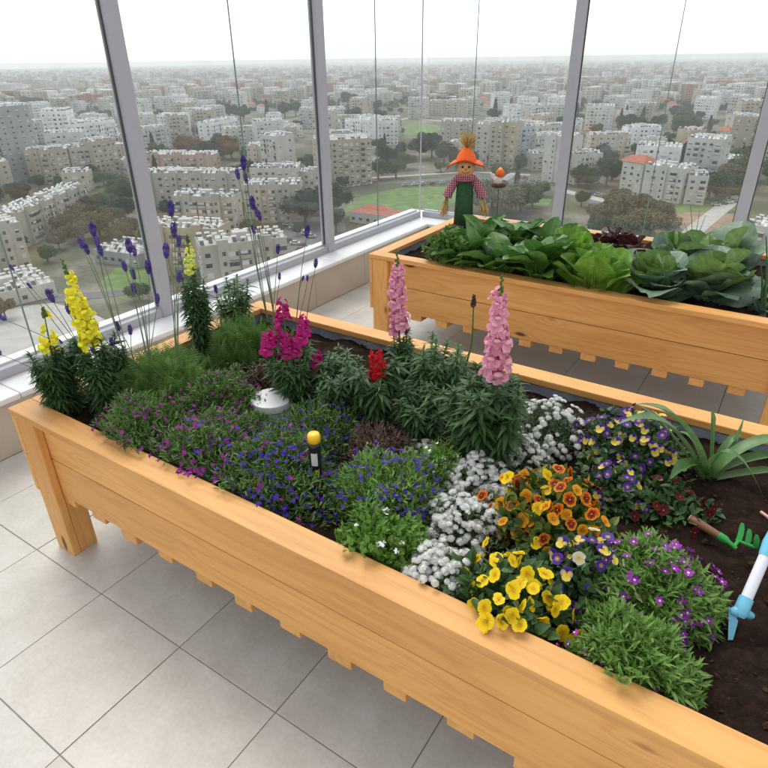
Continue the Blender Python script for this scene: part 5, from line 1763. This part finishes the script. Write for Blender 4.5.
LV = {
 'chard': [bigleaf('leaf', V_CHARD, .52, .05, .42, .35, 400+i, vein=1.3, prof='spoon', petiole=.34) for i in range(4)],
 'lettuce': [bigleaf('leaf', V_LETT, .58, .05, .22, .45, 410+i, vein=1.25, prof='spoon', petiole=.08) for i in range(4)],
 'cabbage': [bigleaf('leaf', V_CABB, .88, .055, .32, .30, 420+i, 13, 17, vein=1.45, petiole=.12, savoy=.012) for i in range(4)],
 'cabyoung': [bigleaf('leaf', V_CABY, .85, .07, .10, .55, 430+i, 13, 17, vein=1.4, petiole=.10, savoy=.012) for i in range(3)],
 'red': [bigleaf('leaf', V_RED, .75, .12, .25, .3, 440+i, vein=1.2, petiole=.05) for i in range(3)],
}
def rosette(name, label, cat, u, v, z, kinds, n, L_, e0, e1, seed, twist=0.0, rz=0.0):
    """leaves in a spiral: inner ones upright (elevation e1), outer ones spreading (e0)"""
    p = spos(u, v, z)
    root = empty(name, p, rz, label, cat)
    R = np.random.default_rng(seed)
    for i in range(n):
        t_ = i/max(1, n-1)
        az = i*2.39996 + R.normal(0, .4)
        el = math.radians(e0+(e1-e0)*t_ + R.normal(0, 13))
        s = L_*(1-.22*t_)*R.uniform(.7, 1.2)
        out = np.array([math.cos(az), math.sin(az), 0])
        for _ in range(12):                      # leaves meeting the wooden side stand up against it
            ty, tz = p.y + math.sin(az+rz)*math.cos(el)*s, p.z + math.sin(el)*s
            if p.y < 1.5 or (2.31 < ty < 3.29) or (tz > HR + .07 and 2.20 < ty < 3.40): break
            el += math.radians(5)
        D = out*math.cos(el) + np.array([0, 0, math.sin(el)])
        Nn = np.array([0, 0, 1.0])*math.cos(el) - out*math.sin(el) + R.normal(0, .30, 3)
        Mx = np.eye(4); Mx[:3, :3] = frames(D[None], Nn[None], np.array([s]))[0]; Mx[:3, 3] = out*.008 + np.array([0, 0, .006+.02*t_])
        fam = LV[kinds[0]] if t_ < .62 or len(kinds) == 1 else LV[kinds[1]]
        link('leaf', fam[i % len(fam)], root, mat=Matrix(Mx.tolist()))
    return root
for k, (u, v, L_, n, lab) in enumerate([
    (468, 262, .27, 20, 'green chard at the scarecrow foot, next to the parsley'),
    (500, 268, .28, 22, 'green chard in the front row, second from the parsley'),
    (538, 274, .28, 22, 'green chard in the front row, third from the parsley'),
    (484, 246, .26, 18, 'green chard in the back row under the scarecrow'),
    (518, 250, .27, 20, 'green chard in the back row under the little stake figure'),
    (552, 256, .27, 20, 'green chard in the back row by the grey post')]):
    rosette('chard_plant', lab, 'chard', u, v, .60, ['chard'], n, L_, 44, 88, 500+k)
for k, (u, v, L_, n, lab) in enumerate([
    (572, 272, .30, 22, 'bright green lettuce between the chard and the cabbages, behind its neighbour'),
    (594, 286, .29, 22, 'bright green lettuce next to the cabbage on the near rail')]):
    rosette('lettuce_plant', lab, 'lettuce', u, v, .60, ['lettuce'], n, L_, 40, 86, 520+k)
for k, (u, v, n, lab) in enumerate([(628, 250, 20, 'dark red lettuce behind the bright green lettuce'), (643, 258, 18, 'dark red lettuce tucked behind the cabbage leaves'), (612, 242, 14, 'small dark red lettuce by the back rail')]):
    rosette('red_lettuce_plant', lab, 'lettuce', u, v, .60, ['red'], n, .165, 35, 85, 530+k)
for k, (u, v, L_, n, lab) in enumerate([
    (656, 286, .31, 16, 'blue green cabbage hanging a round leaf over the near rail'),
    (706, 288, .33, 16, 'blue green cabbage with wide veined leaves beside the bare soil'),
    (676, 268, .33, 14, 'cabbage at the back with upright leaves against the glass'),
    (722, 270, .33, 13, 'cabbage at the back spreading a broad leaf over the far rail')]):
    rosette('cabbage_plant', lab, 'cabbage', u, v, .60, ['cabbage', 'cabyoung'], n, L_, 34, 80, 540+k, rz=k*1.1)

# a round leaf of the first cabbage hangs over the near rail
cab = [o for o in bpy.data.objects if o.get('label', '').startswith('blue green cabbage hanging')][0]
e_ = at(690, 276, 2, .625) - cab.location
for (st, D, s_, tw) in ((np.array(e_), (.10, -1.0, -.22), .135, .1), (np.array(e_) + np.array([-.12, .05, .05]), (-.35, -1.0, .05), .16, -.2)):
    D = np.array(D); ang = cab.rotation_euler.z
    Rm = np.array([[math.cos(ang), math.sin(ang), 0], [-math.sin(ang), math.cos(ang), 0], [0, 0, 1]])
    Mx = np.eye(4); Mx[:3, :3] = frames((Rm @ D)[None], (Rm @ np.array([tw, -.1, 1.0]))[None], np.array([s_]))[0]; Mx[:3, 3] = Rm @ st
    link('leaf', LV['cabbage'][1], cab, mat=Matrix(Mx.tolist()))

# parsley: divided leaves on thin stalks
p = spos(448, 262, .60)
root = empty('parsley_plant', p, 0, 'bushy green parsley in the corner of the vegetable planter', 'parsley')
T_PAR = leaf_t(.75, 3, .3, .2, 'ovate')
M_PAR = leafmat('parsley_leaf', [(0.06, 0.15, 0.025), (0.10, 0.22, 0.035), (0.13, 0.26, 0.05)], .45, .25)
foliage(root, 'foliage', T_PAR, 2200, .15, .25, .030, M_PAR, 561, up=.3, shell=(.3, 1.0))
g = G()
for k in range(30):
    a = k*2.4; r = .11*math.sqrt(k/30)
    g.tube(bezier((0, 0, 0), (r*.4*math.cos(a), r*.4*math.sin(a), .1), (r*math.cos(a), r*math.sin(a), .17), 5), .0015, 4)
o = g.build('stalks', [M_STEM], root); o['kind'] = 'stuff'

# spring onions
M_ON = leafmat('onion_leaf', [(0.05, 0.12, 0.05), (0.08, 0.17, 0.07)], .4, .2, spec=.4)
for (u, v, z, lab, tops) in [(764, 302, .585, 'spring onion with thick upright stalks in the bare soil', [(766, 236), (760, 262), (772, 225), (778, 262), (768, 270)]),
                        (693, 250, .60, 'thin spring onion shoots rising behind the cabbages', [(690, 205), (700, 210), (706, 215), (684, 222)])]:
    p = spos(u, v, z)
    root = empty('onion_plant', p, 0, lab, 'onion')
    w = .0075 if u > 700 else .003
    for (tu, tv) in tops:
        e_ = rel(p, tu, tv, rng.uniform(-.03, .03))
        G().tube(bezier((rng.uniform(-.01, .01), rng.uniform(-.01, .01), 0), e_*np.array([.3, .3, .6]), e_, 8), np.linspace(w, w*.3, 8), 7).build('leaf', [M_ON], root, smooth=True)
rosette('chard_plant', 'small pale leaved seedling on the bare soil by the onion', 'seedling', 762, 306, .57, ['cabbage'], 9, .085, 12, 55, 571)
rosette('lettuce_plant', 'tiny green seedling on the bare soil in front of the cabbages', 'seedling', 745, 300, .565, ['chard'], 6, .05, 12, 55, 572)

# ------------------------------------------------------------------ white disc and yellow capped stake
p = at(271, 394, 2, .622)
root = empty('round_lid', (p.x, p.y, SOILZ - .004), 0, 'round white plastic lid lying among the flowers', 'lid')
WPL = plain('white_plastic', (0.80, 0.80, 0.78), .4, noise=.04)
G().lathe([(.0005, .0782), (.060, .078), (.066, .0779), (.0685, .0772), (.0698, .076), (.0703, .074), (.0705, .071), (.0705, .053), (.0700, .0515), (.067, .05), (.0005, .05)], 64).build('lid', WPL, root)
G().lathe([(.064, -.03), (.064, .0495)], 40).build('neck', WPL, root, smooth=True)

p = at(318, 492, 2, .56)
root = empty('sensor_stake', (p.x, p.y, SOILZ - .02), 0, 'black stake with a yellow cap standing in the blue flowers', 'stake')
ht_ = z_at((p.x, p.y, .6), 433) - (SOILZ - .02)
BPL = plain('black_plastic', (0.012, 0.012, 0.013), .35, noise=.1)
YPL = plain('yellow_plastic', (0.85, 0.52, 0.02), .35, noise=.05)
LBL = plain('silver_sticker', (0.50, 0.50, 0.48), .35, noise=.15, scale=40)
G().lathe([(.0005, 0), (.016, .0), (.016, ht_-.045), (.0175, ht_-.04), (.0175, ht_-.026), (.0005, ht_-.026)], 20).build('body', BPL, root, smooth=True)
G().lathe([(.0005, ht_-.0255), (.0172, ht_-.0255), (.0174, ht_-.008), (.015, ht_-.002), (.010, ht_), (.0005, ht_)], 20).build('cap', YPL, root, smooth=True)
def patch(a0, a1, z0, z1, r, mat, name):
    A = np.linspace(a0, a1, 9)
    V = [(r*math.cos(a), r*math.sin(a), z) for z in (z0, z1) for a in A]
    return G().add(V, [(i, i+1, i+10, i+9) for i in range(8)]).build(name, mat, root, smooth=True)
ca = math.atan2(CAM.y-p.y, CAM.x-p.x)
patch(ca-.75, ca+.35, ht_-.095, ht_-.055, .0164, LBL, 'sticker')
patch(ca-.2, ca+.5, ht_-.125, ht_-.108, .0164, YPL, 'yellow_mark')

# ------------------------------------------------------------------ toy tools on the bare soil
def place_dir(root, a, b_):
    """local frame: origin a, +x towards b_"""
    a, b_ = Vector(a), Vector(b_)
    x = (b_-a).normalized()
    y = Vector((0, 0, 1)).cross(x).normalized()
    z = x.cross(y)
    Mx = Matrix.Identity(4)
    for i in range(3): Mx[i][0], Mx[i][1], Mx[i][2], Mx[i][3] = x[i], y[i], z[i], a[i]
    root.matrix_world = Mx
    return (b_-a).length
a, b_ = at(690, 518, 2, SOILZ+.030), at(737, 547, 2, SOILZ+.022)
root = empty('toy_hand_rake', (0, 0, 0), 0, 'toy hand rake with wooden handle and three green prongs on the soil', 'toy rake')
Lr = place_dir(root, a, b_)
HW = woodmat('rake_handle_wood', (0.13, 0.055, 0.022), (0.26, 0.12, 0.05), 0)
GM = plain('green_metal', (0.02, 0.30, 0.05), .35, noise=.12, scale=30)
h_ = Lr*.66
G().tube([(0, 0, 0), (.004, 0, 0), (.02, 0, 0), (h_*.5, 0, 0), (h_, 0, 0)], [.006, .0105, .0115, .0105, .0095], 14).build('handle', HW, root, smooth=True)
G().tube([(-.0012, 0, 0), (.0012, 0, 0)], .0088, 14).build('handle_end', plain('pale_end_grain', (0.50, 0.33, 0.20), .6, noise=.15, scale=80), root)
G().tube([(h_-.004, 0, 0), (h_+.012, 0, 0), (h_+.022, 0, -.001), (Lr, 0, -.006)], [.0108, .0102, .006, .005], 12).build('ferrule', GM, root, smooth=True)
IM = root.matrix_world.inverted()
bases = [IM @ at(738 + 8.5*k, 541 + 3.2*k, 2, SOILZ + .020) for k in range(3)]
G().tube([(Lr-.006, 0, -.004)] + [tuple(q_) for q_ in bases], [.005, .0048, .0045, .004], 10).build('crossbar', GM, root, smooth=True)
for k in range(3):
    tip = np.array(IM @ at(742.5 + 7.2*k, 523 + 6.0*k, 2, SOILZ + .052))
    q0 = np.array(bases[k])
    pts = bezier(q0, q0*.55 + tip*.45 + np.array([.006, -.004, -.004]), tip, 9)
    T = unit(np.gradient(pts, axis=0))
    sd_ = unit(np.array(bases[2]) - np.array(bases[0]))
    V = []
    for i in range(9):
        n_ = unit(np.cross(T[i], sd_))
        ww = .0062*(1 if i < 7 else (.85 if i == 7 else .5))
        for sy, sz_ in ((-1, -1), (1, -1), (1, 1), (-1, 1)):
            V.append(pts[i] + sd_*sy*ww + n_*sz_*.0018)
    F = [(i*4+j, i*4+(j+1) % 4, (i+1)*4+(j+1) % 4, (i+1)*4+j) for i in range(8) for j in range(4)] + [(32, 33, 34, 35)]
    G().add(V, F).build('prong', GM, root)

# toy hoe: pale blue and white shaft standing slanted in the soil
a, b_ = at(741, 611, 2, SOILZ+.045), at(772, 540, 2, SOILZ+.15)
root = empty('toy_hoe', (0, 0, 0), 0, 'pale blue and white toy hoe stuck slanting in the soil', 'toy hoe')
Lr = place_dir(root, a, b_)
BLU = plain('pale_blue_plastic', (0.16, 0.50, 0.68), .35, noise=.05)
WP2 = plain('white_shaft', (0.72, 0.74, 0.80), .4, noise=.05)
G().tube([(.018, 0, 0), (.03, 0, 0), (Lr*.78, 0, 0)], [.0115, .0115, .0115], 16).build('shaft', WP2, root, smooth=True)
G().tube([(Lr*.76, 0, 0), (Lr*.80, 0, 0), (Lr*.95, 0, 0), (Lr*1.1, 0, 0), (Lr*1.45, 0, 0), (Lr*1.75, 0, 0), (Lr*1.8, 0, 0)], [.0125, .0135, .0155, .0135, .0115, .0145, .008], 16).build('grip', BLU, root, smooth=True)
hd = G()
hd.tube([(.03, 0, 0), (.012, 0, 0), (-.004, 0, -.001), (-.012, 0, -.003)], [.0142, .0145, .015, .011], 14)
hd.build('socket', BLU, root, smooth=True)
e1 = root.matrix_world.inverted() @ at(729, 606, 2, SOILZ+.050)
e2 = root.matrix_world.inverted() @ at(728, 640, 2, SOILZ-.004)
e3 = root.matrix_world.inverted() @ at(752, 616, 2, SOILZ+.03)
e4 = root.matrix_world.inverted() @ at(733, 640, 2, SOILZ-.004)
tocam = np.array((root.matrix_world.inverted().to_3x3() @ (CAM - Vector(a)).normalized()))
o0 = np.array([0.004, 0, 0.0])
g = G()
back = -tocam*.030
V = [np.array(e1), np.array(e1)*.35+o0, np.array(e2)*.55+np.array(e3)*.0, np.array(e2)]
V = [np.array(e1), np.array(e4)*.35+np.array([.0, 0, 0]), np.array(e4), np.array(e2)]
V2 = [v_ + back for v_ in V]
th = unit(np.cross(V[1]-V[0], V[3]-V[0]))*.0022
VV = V + V2
g.add(V + V2, [(0, 1, 2, 3), (7, 6, 5, 4), (0, 3, 7, 4), (1, 5, 6, 2), (0, 4, 5, 1), (3, 2, 6, 7)])
g.build('blade', BLU, root)
g = G()
g.tube([(0, 0, 0), np.array(e3)*.6, np.array(e3)], [.011, .0095, .007], 10)
g.build('claw', BLU, root, smooth=True)
g = G()
g.tube([(0, 0, 0), np.array(e1)*.5 + np.array(e4)*.12, np.array(e1)*.8+np.array(e4)*.15], [.013, .011, .006], 10)
g.build('neck', BLU, root, smooth=True)

a, b_ = at(761, 512, 2, SOILZ+.02), at(786, 530, 2, SOILZ+.03)
g = G().tube([tuple(a), tuple(b_)], .0042, 10)
tag(g.build('wooden_stick', plain('pale_pink_wood', (0.60, 0.36, 0.28), .6, noise=.1, scale=30), smooth=True), 'thin pale pinkish stick lying on the soil by the rake', 'stick')

# ------------------------------------------------------------------ scarecrow doll on a stick
p = spos(463, 226, .60)
p.z = SOILZ - .02
yaw = math.atan2(CAM.y-p.y, CAM.x-p.x) + PI/2      # front of the doll (local -y) looks to the camera
root = empty('scarecrow_doll', p, yaw, 'scarecrow doll with orange hat and straw hands among the vegetables', 'scarecrow')
Z = lambda v: z_at((p.x, p.y, .6), v) - p.z
ppm = pxm((p.x, p.y, .8))
W_ = lambda px: px/ppm
ORG = plain('orange_felt', (0.92, 0.15, 0.02), .8, noise=.12, scale=60, bump=.3, bscale=250)
SKIN = plain('doll_cloth', (0.72, 0.45, 0.20), .8, noise=.08, scale=40)
STRAW = leafmat('straw', [(0.58, 0.42, 0.17), (0.72, 0.55, 0.26), (0.46, 0.31, 0.12)], .7, .15)
GRN = plain('green_felt', (0.025, 0.085, 0.030), .85, noise=.25, scale=50)
BLK = plain('black_bead', (0.01, 0.01, 0.01), .25)
def plaid():
    m, t, o = newmat('plaid_cloth')
    b = nd(t, 'ShaderNodeBsdfPrincipled', i_Roughness=.85)
    tcn = nd(t, 'ShaderNodeTexCoord')
    col = (0.34, 0.06, 0.10)
    w1 = nd(t, 'ShaderNodeTexWave', i_Scale=22.0, bands_direction='X'); w2 = nd(t, 'ShaderNodeTexWave', i_Scale=22.0, bands_direction='Z')
    for w in (w1, w2): t.links.new(tcn.outputs['Object'], w.inputs['Vector'])
    r1 = ramp(t, [(.35, (0.30, 0.05, 0.085)), (.65, (0.60, 0.28, 0.33))]); t.links.new(w1.outputs['Fac'], r1.inputs[0])
    r2 = ramp(t, [(.35, (0.55, 0.55, 0.55)), (.65, (1.1, 1.1, 1.1))]); t.links.new(w2.outputs['Fac'], r2.inputs[0])
    t.links.new(mix(t, r1.outputs[0], r2.outputs[0], 1.0, 'MULTIPLY'), b.inputs['Base Color'])
    t.links.new(b.outputs[0], o.inputs[0])
    return m
PLD = plaid()
zh = Z(167); rh = W_(9.0)
zs = zh - rh*.85
G().tube([(0, 0, 0), (0, 0, zs)], .005, 8).build('stake', plain('doll_stick', (0.42, 0.28, 0.14), .7), root)
G().sphere((0, 0, zh), (rh, rh*.9, rh*1.02), 0, 20, 14).build('head', SKIN, root, smooth=True)
hdp = root.children[-1]
for s in (-1, 1): G().sphere((s*rh*.34, -rh*.86, zh+rh*.12), rh*.13, 0, 10, 8).build('eye', BLK, hdp, smooth=True)
G().sphere((0, -rh*.93, zh-rh*.12), (rh*.13, rh*.15, rh*.11), 0, 10, 8).build('nose', ORG, hdp, smooth=True)
G().tube([(rh*.45*math.sin(a), -rh*(.90-.14*abs(math.sin(a))), zh-rh*.18-rh*.32*math.cos(a)) for a in np.linspace(-1.1, 1.1, 9)], rh*.035, 5).build('mouth', plain('red_thread', (0.4, 0.03, 0.03), .7), hdp)
# hat: floppy brim and tapering crown
g = G()
prof = [(rh*1.1, zh+rh*.60), (rh*1.08, zh+rh*.8), (rh*.92, zh+rh*1.25), (rh*.66, zh+rh*1.65), (rh*.42, zh+rh*1.95), (rh*.1, zh+rh*2.05)]
g.lathe(prof, 24)
seg = 28
V = []
for k in range(4):
    rr = rh*(1.08+.36*k)
    for j in range(seg):
        a = 2*PI*j/seg
        dz = -rh*(.16*k*k*.62)*(.15+1.0*abs(math.cos(a)) - .75*max(0, -math.sin(a))) + rh*.07*k*math.sin(3*a+.7)
        V.append((rr*math.cos(a)*1.0, rr*math.sin(a)*.92, zh+rh*.64+dz*(0.55 if math.sin(a) < -.3 else 1)))
F = [(k*seg+j, k*seg+(j+1) % seg, (k+1)*seg+(j+1) % seg, (k+1)*seg+j) for k in range(3) for j in range(seg)]
g.add(V, F)
hat = g.build('hat', ORG, root, smooth=True)
md = hat.modifiers.new('thick', 'SOLIDIFY'); md.thickness = .003
def tuft(c, d, n, L_, spread, name, parent, seed, wid=.0035):
    R = np.random.default_rng(seed)
    D = unit(np.array(d) + R.normal(0, spread, (n, 3)))
    T = leaf_t(1.0, 3, .1, .15, 'strap')
    s = L_*R.uniform(.6, 1.1, n)
    sc_ = np.stack([np.full(n, wid), s, s], -1)
    o = G().inst(T, frames(D, R.normal(size=(n, 3)), sc_), np.array(c) + R.normal(0, .004, (n, 3)), rnd=R.random(n)).build(name, [STRAW], parent)
    o['kind'] = 'stuff'
    return o
tuft((0, 0, zh+rh*1.9), (0.05, 0, 1), 120, rh*1.9, .42, 'straw_tuft', hat, 1)
tuft((0, -rh*.2, zh+rh*.55), (0, -.6, -.5), 26, rh*.5, .5, 'fringe', hdp, 2)
# bandana / scarf
g = G()
g.lathe([(rh*.62, zs+rh*.16), (rh*1.0, zs+rh*.02), (rh*1.3, zs-rh*.35), (rh*1.22, zs-rh*.6), (rh*.9, zs-rh*.42)], 22, sy=.8)
for s in (-1, 1):
    g.add([(0, -rh*1.02, zs-rh*.1), (s*rh*.95, -rh*1.12, zs+rh*.22), (s*rh*1.1, -rh*1.05, zs-rh*.45), (s*rh*.5, -rh*1.2, zs-rh*.12)], [(0, 3, 1), (0, 2, 3), (1, 3, 2)])
g.build('scarf', PLD, root, smooth=True)
# body, sleeves, straw hands
zb_ = Z(224)
g = G().lathe([(rh*.6, zs-rh*.2), (rh*.85, zs-rh*.9), (rh*.95, zs-rh*1.8), (rh*1.0, (zs+zb_)/2-rh*.6), (rh*1.1, zb_), (rh*.8, zb_-.004)], 20, sy=.7)
g.build('body', GRN, root, smooth=True)
for s in (-1, 1):
    e0_ = np.array([s*rh*.8, 0, zs-rh*.35]); e1_ = np.array([s*rh*1.65, -rh*.1, zs-rh*1.3]); e2_ = np.array([s*rh*1.95, -rh*.2, zs-rh*2.3])
    G().tube(bezier(e0_, e1_, e2_, 7), np.linspace(rh*.42, rh*.55, 7), 10).build('sleeve', PLD, root, smooth=True)
    tuft(e2_, (s*.22, -.1, -1), 70, rh*2.3, .16, 'straw_hand', root, 5+s, .004)

# ------------------------------------------------------------------ little figure on a wire
p = spos(496, 222, .60)
p.z = SOILZ - .02
yaw = math.atan2(CAM.y-p.y, CAM.x-p.x) + PI/2
root = empty('stake_figure', p, yaw, 'small orange and white winged figure on a thin wire beside the scarecrow', 'garden stake')
zf = z_at((p.x, p.y, .6), 187) - p.z
k = 1/pxm((p.x, p.y, .85))
G().tube([(0, 0, 0), (.004, 0, zf*.5), (0, 0, zf)], .0022, 6).build('wire', GASKET, root)
G().sphere((0, 0, zf+1.5*k), (7.5*k, 4*k, 2.6*k), 0, 14, 8).build('base', plain('brown_felt', (0.10, 0.05, 0.03), .85, noise=.3, scale=60), root, smooth=True)
G().sphere((-1*k, 0, zf+6*k), (4.2*k, 3.4*k, 4.6*k), 0, 14, 10).build('body', plain('cream_felt', (0.66, 0.58, 0.46), .85, noise=.1, scale=60), root, smooth=True)
G().sphere((.5*k, -.5*k, zf+13.5*k), (4.2*k, 4*k, 4.2*k), 0, 14, 10).build('head', ORG, root, smooth=True)
hdp = root.children[-1]
G().lathe([(.1*k, zf+19*k), (1.2*k, zf+18.3*k), (2.4*k, zf+16.8*k)], 12, c=(.5*k, 0, 0)).build('crest', YPL, hdp, smooth=True)
for s, sz_ in ((-1, .8), (1, 1.3)):
    V = np.array([(s*2*k, 1*k, zf+7*k), (s*6*k*sz_, 2*k, zf+12*k), (s*12*k*sz_, 2.4*k, zf+13*k), (s*10*k*sz_, 2.2*k, zf+9*k), (s*6*k*sz_, 1.6*k, zf+6*k)])
    V = np.vstack([V, V + np.array([0, .9*k, 0])])
    g = G().add(V, [(0, 1, 2, 3), (5, 8, 7, 6)]).add(V, [(0, 3, 4), (5, 9, 8)])
    g.add(V, [(0, 5, 6, 1), (1, 6, 7, 2), (2, 7, 8, 3), (3, 8, 9, 4), (4, 9, 5, 0)])
    g.build('wing', WPL, root)
